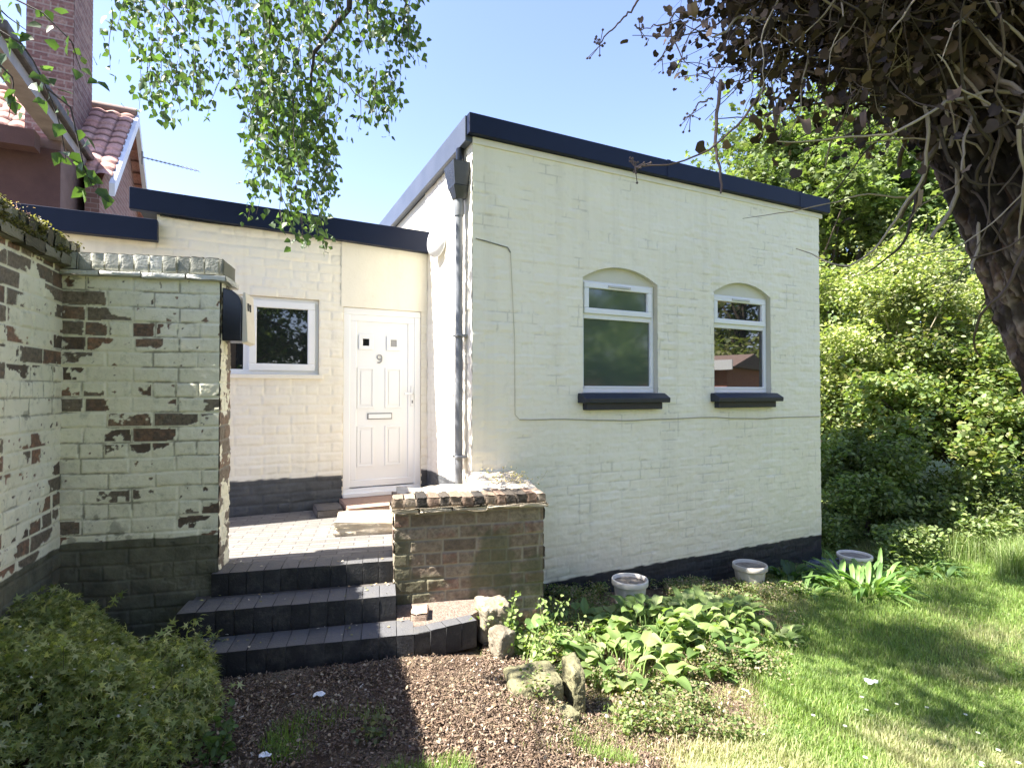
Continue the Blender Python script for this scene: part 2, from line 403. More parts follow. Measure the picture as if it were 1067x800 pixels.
# plain back, right and hidden flanks
wb = MB(); wb.box(C0, A, NF, 4.86, 5.098, -4.2, -.02, -.9, 4.07); wb.box(C0, A, NF, .02, 4.86, -4.2, -4.0, -.9, 4.07)
wb.box(C0, B, NS, 1.5, 4.2, -.2, -.004, -.2, 4.07)
wm = mottled('cream_render', (.62, .6, .5), (.66, .64, .54), 3, .7)
wb.build('rear_wall', wm, house)
# fascia and roof
fz0, fz1 = 4.075, 4.325
fb = MB(); fb.box(C0, A, NF, -.06, 5.24, .0, .075, fz0+.055, fz1).build('fascia', M['navy'], house, .006)
MB().box(C0, B, NS, -.0, 4.3, .0, .075, fz0+.0, fz1-.002).build('fascia', mottled('grey_blue_fascia', (.05, .06, .08), (.075, .085, .11), 3, .35), house, .006)
MB().box(C0, A, NF, 5.165, 5.238, -4.3, -.002, fz0+.055, fz1-.003).build('fascia', M['navy'], house, .006)
MB().box(C0, A, NF, .002, 5.16, -4.25, -.002, fz0+.02, fz1+.005).build('roof', M['felt'], house)
MB().box(C0, A, NF, .0, 5.16, -.01, .016, fz0-.012, fz0+.052).build('soffit_board', M['wall_warm'], house, .004)

for s_ in (2.35, 4.62): MB().box(C0, A, NF, s_, s_+.05, .076, .079, fz0+.052, fz1+.003).build('fascia_joint', M['navy'], house)
def arch_reveal(s0, s1, name='window_reveal'):
    k = 24; ss = np.linspace(s0, s1, k+1); t = (ss-(s0+s1)/2)/((s1-s0)/2); zz = WS+(WC-WS)*(1-t*t)
    prof = [(s0, WZ0)]+list(zip(ss, zz))+[(s1, WZ0)]
    V = []; F = []
    for i, (s, z) in enumerate(prof):
        for o in (.004, -.2): V.append(C0+A*s+NF*o+[0, 0, z])
    for i in range(len(prof)-1): F.append((2*i, 2*i+2, 2*i+3, 2*i+1))
    # infill above the frame head
    hz = 2.885
    for i, (s, z) in enumerate(zip(ss, zz)):
        V.append(C0+A*s+NF*-.055+[0, 0, hz]); V.append(C0+A*s+NF*-.055+[0, 0, z+.003])
    b0 = 2*len(prof)
    for i in range(k): F.append((b0+2*i, b0+2*i+2, b0+2*i+3, b0+2*i+1))
    return npmesh(name, np.array(V), np.array(F), wm, house)
def frame_rect(mb, P, u, n, s0, s1, z0, z1, wd, o0, o1):
    mb.box(P, u, n, s0, s1, o0, o1, z0, z0+wd); mb.box(P, u, n, s0, s1, o0, o1, z1-wd, z1)
    mb.box(P, u, n, s0, s0+wd, o0, o1, z0+wd, z1-wd); mb.box(P, u, n, s1-wd, s1, o0, o1, z0+wd, z1-wd)
for (s0, s1), gm, lb in ((W1, M['frosted'], 'frosted window with closed top light'), (W2, M['glass'], 'clear window mirroring the garden')):
    arch_reveal(s0, s1)
    f = MB(); zt = 2.905; zm = 2.505
    frame_rect(f, C0, A, NF, s0+.003, s1-.003, WZ0+.002, zt, .05, -.12, -.06)
    f.box(C0, A, NF, s0+.053, s1-.053, -.118, -.062, zm-.03, zm+.03)
    win = f.build('window', M['upvc'], house, .006); win['label'] = lb
    sash = MB(); frame_rect(sash, C0, A, NF, s0+.045, s1-.045, zm+.022, zt-.04, .062, -.09, -.035)
    x = sash.build('sash', M['upvc'], win, .008)
    v = MB(); v.box(C0, A, NF, (s0+s1)/2-.15, (s0+s1)/2+.15, -.035, -.02, zt-.082, zt-.058).build('trickle_vent', mottled('vent_plastic', (.5, .5, .48), (.56, .56, .54)), win, .003)
    pass; p = MB(); p.box(C0, A, NF, s0+.1, s1-.1, -.085, -.068, zm+.08, zt-.1); p.build('pane', gm, win)
    p = MB(); p.box(C0, A, NF, s0+.05, s1-.05, -.1, -.085, WZ0+.05, zm-.03); p.build('pane', gm, win)
    MB().box(C0, A, NF, s0+.055, s1-.055, -.085, -.055, WZ0+.052, WZ0+.075).build('beading', M['upvc'], win, .004)
    sl_ = MB(); P = []
    for z, oo, e in ((1.565, .115, .06), (1.575, .13, .06), (1.645, .13, .055), (1.69, -.06, .03)): pass
    a0, a1 = s0-.062, s1+.065
    q = []
    for s_ in (a0, a1):
        for o_, z_ in ((-.05, 1.57), (.135, 1.57), (.14, 1.62), (.05, 1.672), (-.05, 1.676)): q.append(C0+A*s_+NF*o_+[0, 0, z_])
    sl_.poly(q, [(4, 3, 2, 1, 0), (5, 6, 7, 8, 9)]+[(i, (i+1) % 5, 5+(i+1) % 5, 5+i) for i in range(5)])
    sl_.box(C0, A, NF, a0+.06, a1-.06, -.02, .075, 1.495, 1.572)
    sl_.build('window_sill', M['sill'], win, .006)

# rear wing with the door
DS0, DS1 = -.965, -.075; DZ0, DZ1 = .53, 2.635
BW0, BW1, BZ0, BZ1 = -2.62, -1.218, 1.87, 2.69
panel('painted_wall', J0, A, NF, (-4.6, -2.72), (.2, 3.2), .02, M['wall_warm'], house, st_painted(.007, .12, False), (), (), 22, .775)
panel('painted_wall', J0, A, NF, (-2.72, .0), (.2, 3.42), .012, M['wall_warm'], house, st_painted(.007, .12, False), [(DS0, DS1, DZ0, DZ1), (BW0, BW1, BZ0, BZ1)], (), 21, .775)
panel('lintel_band', J0, A, NF, (-.99, -.004), (DZ1+.0, 3.36), .015, M['wall_warm'], house, lambda S, Z_, sd: (.012+(fbm(S, Z_, 5, 4, 3)-.5)*.008, {'crack': np.zeros_like(S)}), (), (), 3, None)
rv = MB()
for s0, s1, z0, z1 in ((DS0, DS1, DZ0, DZ1), (BW0, BW1, BZ0, BZ1)):
    rv.box(J0, A, NF, s0-.01, s0+.002, -.14, .002, z0, z1); rv.box(J0, A, NF, s1-.002, s1+.01, -.14, .002, z0, z1)
    rv.box(J0, A, NF, s0, s1, -.14, .001, z1-.002, z1+.02)
rv.box(J0, A, NF, -4.6, -.01, -3.2, -3, 0, 3.3); rv.box(J0, A, NF, -4.6, -4.4, -3, -.03, 0, 3.3)
rv.build('window_reveal', mottled('cream_reveal', (.72, .65, .52), (.77, .7, .57), 3, .7), house)
# raised sill under rear window
MB().box(J0, A, NF, BW0-.05, BW1+.04, -.1, .035, BZ0-.045, BZ0).build('window_sill', M['wall_warm'], house, .006)
# fascias of the rear wing (slight fall to the right)
def sloped_box(P, u, n, s0, s1, o0, o1, zb0, zt0, zb1, zt1):
    m = MB(); q = []
    for k in (0, 1):
        for s_, o_ in ((s0, o1), (s1, o1), (s1, o0), (s0, o0)):
            z = (zb0, zt0)[k] if s_ == s0 else (zb1, zt1)[k]; q.append(P+u*s_+n*o_+np.array([0, 0, z]))
    return m.hexa(q)
sloped_box(J0, A, NF, -2.93, -.004, .01, .10, 3.41, 3.615, 3.32, 3.565).build('fascia', M['navy'], house, .005)
sloped_box(J0, A, NF, -2.90, -.004, -3.2, .008, 3.50, 3.60, 3.44, 3.54).build('roof', M['felt'], house)
MB().box(J0, A, NF, -4.6, -2.70, .03, .13, 3.125, 3.325).build('fascia', M['navy'], house, .005)
MB().box(J0, A, NF, -4.6, -2.72, -3.2, .03, 3.2, 3.3).build('roof', M['felt'], house)
tb = NB(); tb.tube([J0+A*s_+NF*.03+[0, 0, 3.37-.02*s_-.03*math.sin(s_*2)] for s_ in np.linspace(-2.69, -.02, 14)], .012, 6); tb.build('cable', M['black'], house)
# flue on the wing roof
fl = NB(); p0 = np.array([-3.35, 6.1, 3.5]); fl.tube([p0, p0+[0, 0, .22], p0+[0, 0, .221]], [.05, .05, .05], 12); fl.tube([p0+[0, 0, .2], p0+[0, 0, .24], p0+[0, 0, .27]], [.06, .06, .01], 12)
fl.build('flue', M['pipe'], house)

# door
f = MB(); frame_rect(f, J0, A, NF, DS0+.003, DS1-.003, DZ0+.002, DZ1-.002, .075, -.09, -.01)
door = f.build('door', M['upvc'], house, .007); door['label'] = 'white panelled front door with number 9'
LS0, LS1, LZ0, LZ1 = DS0+.075, DS1-.075, DZ0+.09, DZ1-.075
leafm = MB(); frame_rect(leafm, J0, A, NF, LS0, LS1, LZ0, LZ1, .075, -.075, -.022)
leafm.box(J0, A, NF, LS0+.07, LS1-.07, -.07, -.04, LZ0+.07, LZ1-.07)
leaf = leafm.build('door_leaf', M['upvc'], door, .006)
pw = .2; c1, c2 = (-.715, -.385)
pz = ((.84, 1.30), (1.50, 1.965)); 
for c in (c1+.005, c2-.01):
    for z0, z1 in pz:
        pm = MB()
        frame_rect(pm, J0, A, NF, c-.095, c+.095, z0, z1, .022, -.04, -.028)
        pm.box(J0, A, NF, c-.096, c+.096, -.0415, -.039, z0-.001, z1+.001).box(J0, A, NF, c-.055, c+.055, -.041, -.031, z0+.045, z1-.045); pm.build('door_panel', M['upvc'], door, .004)
    pm = MB()
    frame_rect(pm, J0, A, NF, c-.08, c+.08, 2.165, 2.335, .045, -.04, -.022); pm.build('glazing_bead', M['upvc'], door, .004)
g1 = MB(); g1.box(J0, A, NF, c1+.005-.038, c1+.005+.038, -.041, -.034, 2.21, 2.29); g1.build('door_pane', M['glass'], door)
g1 = MB(); g1.box(J0, A, NF, c2-.01-.038, c2-.01+.038, -.041, -.034, 2.21, 2.29); g1.build('door_pane', mottled('lit_grey_pane', (.3, .3, .31), (.34, .34, .35), 9, .2), door)
lt = MB(); lt.box(J0, A, NF, -.69, -.41, -.04, -.026, 1.375, 1.445).build('letter_slot', M['grey'], door, .003)
MB().box(J0, A, NF, -.68, -.42, -.028, -.018, 1.385, 1.435).build('letter_flap', M['upvc'], door, .003)
hb = MB(); hb.box(J0, A, NF, -.195, -.16, -.022, -.008, 1.52, 1.76); hb.box(J0, A, NF, -.28, -.165, .012, .03, 1.655, 1.68); hb.box(J0, A, NF, -.19, -.165, -.01, .03, 1.655, 1.68)
hb.build('handle', M['upvc'], door, .005)
MB().box(J0, A, NF, -.185, -.17, -.009, -.004, 1.555, 1.59).build('keyhole', M['grey'], door, .002)
MB().box(J0, A, NF, DS0, DS1, -.03, .045, DZ0-.012, DZ0+.03).build('threshold', M['upvc'], door, .004)
# number nine: ring and curved tail
nb = NB(); cc = J0+A*-.555+NF*-.034
ring = [cc+A*(.026*math.cos(t))+np.array([0, 0, 2.085+.026*math.sin(t)]) for t in np.linspace(0, 2*math.pi, 20)]
nb.tube(ring, .0075, 6)
tail = [cc+A*.026+[0, 0, 2.085], cc+A*.026+[0, 0, 2.06], cc+A*.02+[0, 0, 2.035], cc+A*.0+[0, 0, 2.02], cc+A*-.022+[0, 0, 2.026]]
nb.tube(tail, .0075, 6); nb.build('house_number', M['number'], door)

# rear window: casement on the right, split light on the left
f = MB(); frame_rect(f, J0, A, NF, BW0+.003, BW1-.003, BZ0+.002, BZ1-.003, .05, -.1, -.04)
ms = -1.93; f.box(J0, A, NF, ms-.03, ms+.03, -.1, -.042, BZ0+.05, BZ1-.05)
win = f.build('window', M['upvc'], house, .006); win['label'] = 'wide white casement window left of the door'
c_ = MB(); frame_rect(c_, J0, A, NF, ms+.02, BW1-.04, BZ0+.04, BZ1-.04, .075, -.07, -.015); c_.build('sash', M['upvc'], win, .008)
MB().box(J0, A, NF, ms+.09, BW1-.11, -.06, -.048, BZ0+.11, BZ1-.11).build('pane', M['glass'], win)
c_ = MB(); frame_rect(c_, J0, A, NF, BW0+.04, ms-.02, 2.33, BZ1-.04, .06, -.07, -.015); c_.build('sash', M['upvc'], win, .008)
MB().box(J0, A, NF, BW0+.1, ms-.08, -.06, -.048, 2.385, BZ1-.1).build('pane', M['glass'], win)
MB().box(J0, A, NF, BW0+.05, ms-.03, -.09, -.075, BZ0+.05, 2.335).build('pane', M['glass'], win)

# downpipe with hopper
P_ = C0+B*.16+NS*.075
dn = NB(); dn.tube([P_+[0, 0, z] for z in (.42, 1.5, 2.6, 3.62)], .038, 14); dn.tube([P_+[0, 0, z] for z in (3.40, 3.44, 3.50, 3.54, 3.62)], [.046, .05, .05, .046, .04], 14)
dn.build('downpipe', M['pipe'], house, True)
hp = MB(); q = []
for z, r_ in ((3.56, .05), (3.68, .085)):
    for a_, b_ in ((-1, -1), (1, -1), (1, 1), (-1, 1)): q.append(P_+B*a_*r_+NS*b_*r_+[0, 0, z])
hp.hexa(q); q = []
for z, r_ in ((3.68, .085), (3.90, .12)):
    for a_, b_ in ((-1, -1), (1, -1), (1, 1), (-1, 1)): q.append(P_+B*(a_*r_*1.2+.02)+NS*(b_*r_*.85)+[0, 0, z])
hp.hexa(q); hp.build('hopper_head', mottled('hopper_black', (.02, .024, .03), (.035, .04, .05), 9, .25), house, .006)
dn = NB(); dn.tube([P_+B*.03+NS*-.02+[0, 0, z] for z in (3.84, 3.95, 4.075)], .04, 12); dn.build('outlet_pipe', M['black'], house, True)
for z in (2.22, 1.05): MB().box(P_, B, NS, -.075, .055, -.06, .045, z, z+.022).build('pipe_bracket', M['pipe'], house, .004)
# white round disc on the flank
ds = []; P_ = C0+B*.90+NS*.07+np.array([0, 0, 3.335])
dk = NB(); DN = nrm(NS*.95+NF*.28); dk.tube([P_+DN*o for o in (-.06, -.015, -.0149, .0, .008)], [.04, .04, .168, .171, .001], 28); dk.build('wall_disc', M['upvc'], house, True)['label'] = 'white round disc on the sunlit flank wall'
# cable clipped to the front wall
def wire(pts, r, name='cable', mat=None):
    w_ = NB()
    P = []
    for (a_, z0), (b_, z1) in zip(pts[:-1], pts[1:]):
        k = max(2, int((abs(b_-a_)+abs(z1-z0))/.12))
        for i in range(k): P.append((a_+(b_-a_)*i/k, z0+(z1-z0)*i/k))
    P.append(pts[-1]); P = np.array(P); P[:, 1] += (fbm(P[:, 0]*1.0, P[:, 1]*1.0, 2, 2, 6)-.5)*.04
    w_.tube(np.array([C0+A*s_+NF*.012+[0, 0, z_] for s_, z_ in P]), r, 6); return w_.build(name, mat or M['cable'], house)
wire([(.03, 3.15), (.37, 3.105), (.40, 3.06)], .006, mat=mottled('dark_cable', (.15, .15, .12), (.2, .2, .16)))
wire([(.40, 3.07), (.445, 2.2), (.45, 1.46), (.5, 1.41)], .0045)
wire([(.5, 1.41), (1.15, 1.39), (1.8, 1.375), (2.9, 1.39), (3.9, 1.36), (5.06, 1.35)], .0055, mat=mottled('dark_cable', (.3, .28, .2), (.42, .39, .28)))

# ============================================================ neighbouring old house, upper left
nh = thing('brick_neighbour_house', 'dark brick house with red tiled roof and tall chimney behind the garden wall', 'house', (-7.7, 9.5, 0))
CH = np.array([-7.73, 9.5, 0]); 
ch = MB(); ch.box(CH, A, NF, -.64, -.01, -1.27, -.01, 2.5, 12).build('chimney', M['housebrick'], nh)
panel('chimney_face', CH, A, NF, (-.65, 0), (4, 12), .02, M['housebrick'], nh, st_fine(.07, .21), (), (), 4)
panel('chimney_face', CH, B, A, (0, 1.28), (4, 12), .02, M['housebrick'], nh, st_fine(.07, .21), (), (), 5)
AP = np.array([-7.81, 11.0, 7.34])
# roof slopes (near and far) as tiled heightfields in a tilted frame
def slope_panel(sign):
    n_ = 120; S, T = np.meshgrid(np.arange(0, 4.2, .035), np.arange(0, 2.9, .03))
    h, at = st_tiles(S, T, 1)
    dn_ = -B*sign*.714+np.array([0, 0, -.70]); no = -B*sign*.70+np.array([0, 0, .714])
    V = AP-A*(S[..., None])+dn_*(T.max()-T)[..., None]+no*h[..., None]+A*.12
    ii = np.arange(S.size).reshape(S.shape); F = np.stack([ii[:-1, :-1], ii[:-1, 1:], ii[1:, 1:], ii[1:, :-1]], -1).reshape(-1, 4)
    return npmesh('roof', V.reshape(-1, 3), F, M['tile'], nh, None, {k: v.ravel() for k, v in at.items()})
slope_panel(1); slope_panel(-1)
rg = NB(); rg.tube([AP+A*.14+[0, 0, .05], AP-A*2+[0, 0, .05], AP-A*4.1+[0, 0, .05]], .09, 10); rg.build('ridge_tiles', mottled('ridge', (.2, .12, .1), (.3, .2, .16)), nh)
# gable wall under it
gw = MB(); L_ = 2.1; X0 = AP-A*.05
q = [X0-B*L_+[0, 0, -2.2], X0+[0, 0, -.12], X0+B*L_+[0, 0, -2.2], X0+B*L_+[0, 0, -7.3], X0-B*L_+[0, 0, -7.3]]
gw.poly(q+[p-A*.2 for p in q], [(4, 3, 2, 1, 0), (5, 6, 7, 8, 9)]+[(i, (i+1) % 5, 5+(i+1) % 5, 5+i) for i in range(5)]); 
def gablebrick():
    m, t, b = newmat('gable_brick'); bt = node(t, 'ShaderNodeTexBrick', i_Scale=1.0)
    bt.inputs['Brick Width'].default_value = .25; bt.inputs['Row Height'].default_value = .085; bt.inputs['Mortar Size'].default_value = .008
    bt.inputs['Color1'].default_value = (.15, .08, .07, 1); bt.inputs['Color2'].default_value = (.24, .13, .11, 1); bt.inputs['Mortar'].default_value = (.26, .2, .18, 1)
    ge = t.nodes.new('ShaderNodeNewGeometry'); sp = t.nodes.new('ShaderNodeSeparateXYZ'); cb = t.nodes.new('ShaderNodeCombineXYZ'); ad = node(t, 'ShaderNodeMath', operation='ADD')
    t.links.new(ge.outputs['Position'], sp.inputs[0]); t.links.new(sp.outputs[0], ad.inputs[0]); t.links.new(sp.outputs[1], ad.inputs[1])
    t.links.new(ad.outputs[0], cb.inputs[0]); t.links.new(sp.outputs[2], cb.inputs[1]); t.links.new(cb.outputs[0], bt.inputs['Vector'])
    t.links.new(bt.outputs[0], b.inputs['Base Color']); b.inputs['Roughness'].default_value = .9; return m
M['gable'] = gablebrick()
gw.build('gable_wall', M['gable'], nh)
for sg in (1, -1):
    d_ = -B*sg*.714+np.array([0, 0, -.70]); b_ = MB(); q = []
    up = np.array([0, 0, 1.0])
    for k in (0, 1):
        for t_, o_ in ((0, .18), (3.1, .18), (3.1, .1), (0, .1)): q.append(AP+d_*t_+A*o_+up*((-.2, .02)[k]))
    b_.hexa(q).build('bargeboard', mottled('white_bargeboard', (.6, .62, .66), (.7, .72, .75), 4, .5), nh)
# rendered block in front
BK = np.array([-6.85, 8.2, 0])
MB().box(BK, A, NF, -4, 0, -.02, .0, 0, 5.35).build('rendered_wall', M['render'], nh)
MB().box(BK, A, NF, -4, -.003, -2.75, -.021, 0, 5.5).build('rendered_wall', M['render2'], nh)
MB().box(BK, A, NF, -4.2, -.25, -.0, .14, 5.36, 5.50).build('gutter', M['grey'], nh, .02)
MB().box(BK, A, NF, -4.2, -.20, .15, .4, 5.2, 5.45).build('rendered_wall', M['render'], nh)
dv = mottled('dark_verge', (.035, .03, .03), (.09, .08, .075), 9, .7)
MB().box(BK, B, A, -2.6, 2.9, -.15, .16, 5.66, 5.80).build('eaves_gutter', dv, nh, .03)
MB().box(BK, B, A, -2.6, 2.85, -.15, .08, 5.50, 5.655).build('soffit_board', mottled('pale_board', (.2, .18, .17), (.28, .26, .25)), nh)
ae = NB(); a0 = np.array([-7.66, 11.2, H+251/567*11.0]); a1 = np.array([-6.55, 11.3, H+232/567*11.3])
ae.tube([a0, a1], .011, 5)
for t_ in np.linspace(.06, .98, 13):
    m_ = a0+(a1-a0)*t_; ae.tube([m_-[0, .1, .0], m_+[0, .1, .0]], .005, 4)
ae.tube([a0+[0, 0, -.15], a0+[0, 0, .12]], .015, 6); ae.build('tv_aerial', M['aerial'], nh)

# ============================================================ garden wall with return pier
K = np.array([-3.01, 3.63, 0]); PU = nrm([.935, .22, 0]); PN = np.array([PU[1], -PU[0], 0])
WU = nrm([.335, -.942, 0]); WN = np.array([-WU[1], WU[0], 0]); 
if WN[0] < 0: WN = -WN
gwl = thing('garden_wall', 'old white painted brick garden wall with flaking paint and mossy coping', 'wall', (K[0], K[1], 0))
PLN = .965
panel('painted_face', K, PU, PN, (0, PLN), (-.15, 2.47), .006, M['peel'], gwl, st_peel(.15, .35, 2.4), (), (), 31, .68)
panel('painted_face', K, WU, WN, (0, 1.6), (-.15, 2.52), .007, M['peel'], gwl, st_peel(.2, 1.1, 2.4), (), (), 37, .66)
def endst(S, Zv, seed):
    d, r, r2, fs, fz = bricks(S, Zv, .103, .24, seed=seed); n2 = fbm(S, Zv, 20, 4, 4); prof = sstep(-.005, .007, d)
    return prof*.006+(n2-.5)*.016, {'peel': sstep(.5, .52, fbm(S, Zv, 9, 4, 9)), 'rnd': .55+.3*r, 'mortar': 1-prof}
panel('pier_end', K+PU*PLN, -PN, PU, (0, .26), (-.15, 2.47), .006, M['peel'], gwl, endst, (), (), 6, None)
cr = MB(); cr.box(K, PU, PN, -.2, PLN-.008, -.258, -.012, -.15, 2.465); cr.box(K, WU, WN, -.25, 4.2, -.26, -.012, -.15, 2.515)
cr.build('wall_core', mottled('old_core', (.15, .11, .08), (.25, .2, .15)), gwl)
# coping: bricks on edge with ledge course, every brick slightly out of true
def roughbox(nb, o, u, n, s0, s1, a0, a1, z0, z1, c, rough=.004, k=3, eg=.005, ctop=None):
    """subdivided box with noisy faces"""
    L = [s1-s0, a1-a0, z1-z0]; seed = random.randint(0, 9999); k = max(k, 4)
    V = []; F = []
    for axis_ in range(3):
        for side in (0, 1):
            i0 = len(V); p, q = [i for i in range(3) if i != axis_]
            ks = [[0, min(.35, eg/l)]+[m/(k-1) for m in range(1, k-1)]+[1-min(.35, eg/l), 1] for l in L]
            for i in range(k+1):
                for j in range(k+1):
                    c3 = [0, 0, 0]; c3[axis_] = side; c3[p] = ks[p][i]; c3[q] = ks[q][j]; V.append(c3)
            for i in range(k):
                for j in range(k):
                    f_ = [i0+i*(k+1)+j, i0+(i+1)*(k+1)+j, i0+(i+1)*(k+1)+j+1, i0+i*(k+1)+j+1]
                    F.append(f_ if (side ^ (axis_ == 1)) else f_[::-1])
    V = np.array(V, float); e = np.minimum(V, 1-V); ctr = (V-.5)*2
    rr = np.sort(np.abs(ctr), 1); cor = (rr[:, 1] > .99)*1.0+(rr[:, 0] > .99)*.7
    W_ = V*L; key = W_.sum(1)*37+seed
    dx = [(vnoise(V[:, 0]*3+seed, V[:, 1]*3+V[:, 2]*5+m*9, 3+m)-.5)*2*rough for m in range(3)]
    W_ = W_ + np.stack(dx, 1) - ctr*cor[:, None]*min(rough*.7, .004, eg)
    G = o+np.outer(s0+W_[:, 0], u)+np.outer(a0+W_[:, 1], n); G[:, 2] += z0+W_[:, 2]
    C_ = np.tile(np.array(c, float), (len(G), 1))
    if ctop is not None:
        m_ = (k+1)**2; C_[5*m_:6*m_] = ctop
    nb.add(G, np.array(F), C_)
def coping(nb, o, u, n, s0, s1, a0, a1, z0, z1, cols, w=.085, rough=.0028, zj=.004):
    mb = MB(); mb.box(o, u, n, s0+.006, s1-.006, a0+.012, a1-.009, z0+.002, z1-.008); s = s0
    V_ = np.array(mb.v); nb.add(V_, np.array(mb.f), np.array(cols).mean(0)*1.1)
    while s < s1-.02:
        ww = min(w*random.uniform(.88, 1.12), s1-s)
        c = np.array(random.choice(cols))*random.uniform(.8, 1.2)
        roughbox(nb, o, u, n, s+.0015, s+ww-.0015, a0+random.uniform(-.004, .004), a1+random.uniform(-.004, .006), z0, z1+random.uniform(-zj, zj), c, rough)
        s += ww
grey = [(.38, .38, .32), (.46, .46, .40), (.3, .3, .25), (.2, .2, .16)]
dark = [(.07, .075, .04), (.13, .13, .08), (.2, .19, .14), (.10, .09, .06)]
nb = NB(); coping(nb, K, PU, PN, .02, PLN+.03, -.275, .03, 2.505, 2.625, grey, .088); nb.build('coping', M['brickcol'], gwl)
nb = NB(); s = .0
while s < PLN+.04: 
    e = min(s+random.uniform(.2, .3), PLN+.05); roughbox(nb, K, PU, PN, s, e, -.3, .05, 2.462, 2.503, (.6, .6, .54), .006); s = e
nb.build('ledge', M['brickcol'], gwl)
nb = NB(); coping(nb, K, WU, WN, -.16, 1.7, -.29, .045, 2.585, 2.70, dark, .082, .006, .006); roughbox(nb, K, WU, WN, 1.7, 4.2, -.29, .045, 2.58, 2.70, (.1, .1, .06)); nb.build('coping', M['brickcol'], gwl)
nb = NB(); s = -.1
while s < 4.2:
    e = s+random.uniform(.2, .3); roughbox(nb, K, WU, WN, s, e, -.3, .065, 2.512, 2.585, random.choice(dark[1:]+[(.2, .2, .14)]), .008); s = e
nb.build('ledge', M['brickcol'], gwl)
rm = np.random.default_rng(3); Nm = 9000; sm = rm.uniform(-.2, 1.7, Nm); om = rm.uniform(-.28, .055, Nm); zm = np.where(rm.random(Nm) < .55, 2.70+rm.uniform(-.004, .018, Nm), rm.uniform(2.56, 2.70, Nm)); om = np.where(zm < 2.69, .048+rm.uniform(0, .012, Nm), om)
km = fbm(sm, zm*3+om*3, 7, 3, 8) > .47; MOSS = (K+sm[:, None]*WU+om[:, None]*WN+zm[:, None]*np.array([0, 0, 1]))[km]
# letterbox on the pier end
lb = thing('letter_box', 'black letter box with pale cream front fixed to the pier end', 'letter box', tuple(K+PU*PLN+[0, 0, 2.2]))
E0 = K+PU*(PLN+.008)
prof = [(.0, 2.05), (.125, 2.05), (.13, 2.30), (.11, 2.37), (.06, 2.415), (0, 2.43)]
q = []
for o_ in (-.02, -.245):
    for a_, z_ in prof: q.append(E0+PU*a_+PN*o_+[0, 0, z_])
n_ = len(prof)
MB().poly(q, [tuple(range(n_-1, -1, -1)), tuple(range(n_, 2*n_))]+[(i, (i+1) % n_, n_+(i+1) % n_, n_+i) for i in range(n_)]).build('box_body', M['black'], lb, .006)
q = []
for a0_, z_ in ((.134, 2.03), (.172, 2.045), (.155, 2.40), (.137, 2.40)):
    q.append((a0_, z_))
V = [E0+PU*a_+PN*o_+[0, 0, z_] for o_ in (-.01, -.255) for a_, z_ in q]
fr = MB().poly(V, [(3, 2, 1, 0), (4, 5, 6, 7)]+[(i, (i+1) % 4, 4+(i+1) % 4, 4+i) for i in range(4)]).build('front_plate', M['cream_plastic'], lb, .004)
for o_ in (-.06, -.12): MB().box(E0, PU, PN, .14, .168, o_-.01, o_+.01, 2.27, 2.325).build('slot', M['black'], fr)

# ============================================================ steps and patio
def tread_row(name, pts, ztop, zbot, depth, label, parent):
    nb = NB(); pts = [np.array(p, float) for p in pts]
    D0 = depth
    for a_, b_ in zip(pts[:-1], pts[1:]):
        depth = D0 if abs(a_[0]+.63) > .01 else .11
        L = np.linalg.norm(b_-a_); u = np.array([*(b_-a_)/L, 0]); n = np.array([u[1], -u[0], 0]); k = int(L/.108); wv = L/k
        for i in range(k):
            gsh = random.uniform(.75, 1.25); c = np.array((.020, .021, .024))*gsh; ct = np.array((.105, .105, .11))*random.uniform(.85, 1.15)  # tread tops coloured lighter, risers near black, baking in light and shade
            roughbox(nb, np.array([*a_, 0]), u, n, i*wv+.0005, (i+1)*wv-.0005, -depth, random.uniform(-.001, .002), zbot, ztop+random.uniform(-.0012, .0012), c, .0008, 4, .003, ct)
        roughbox(nb, np.array([*a_, 0]), u, n, .01, L-.01, -depth-.35, -depth+.0, zbot, ztop-.012, (.10, .09, .085), .003)
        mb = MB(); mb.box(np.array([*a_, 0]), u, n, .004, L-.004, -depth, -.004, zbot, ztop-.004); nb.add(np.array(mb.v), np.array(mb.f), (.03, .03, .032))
    return nb.build(name, M['stepmat'], parent)
M['stepmat'] = colmat('dark_engineering_brick', .6, 0, .5, 60)
t_ = M['stepmat'].node_tree; b_ = t_.nodes['Principled BSDF']; a_ = [n for n in t_.nodes if n.type == 'ATTRIBUTE'][0]
t_.links.new(mixc(t_, ramp(t_, noise(t_, 7, 8, .75), [(.46, (0, 0, 0)), (.75, (.45, .45, .45))]), a_.outputs['Color'], (.15, .14, .12)), b_.inputs['Base Color'])
steps = thing('garden_steps', 'three dark brick steps leading up to the paved landing', 'steps', (-1.4, 3.7, 0))
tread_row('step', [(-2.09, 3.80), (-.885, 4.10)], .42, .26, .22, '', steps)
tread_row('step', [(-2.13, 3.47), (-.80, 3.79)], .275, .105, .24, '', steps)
tread_row('step', [(-1.93, 3.245), (-.63, 3.54), (-.24, 3.76)], .12, -.06, .24, '', steps)
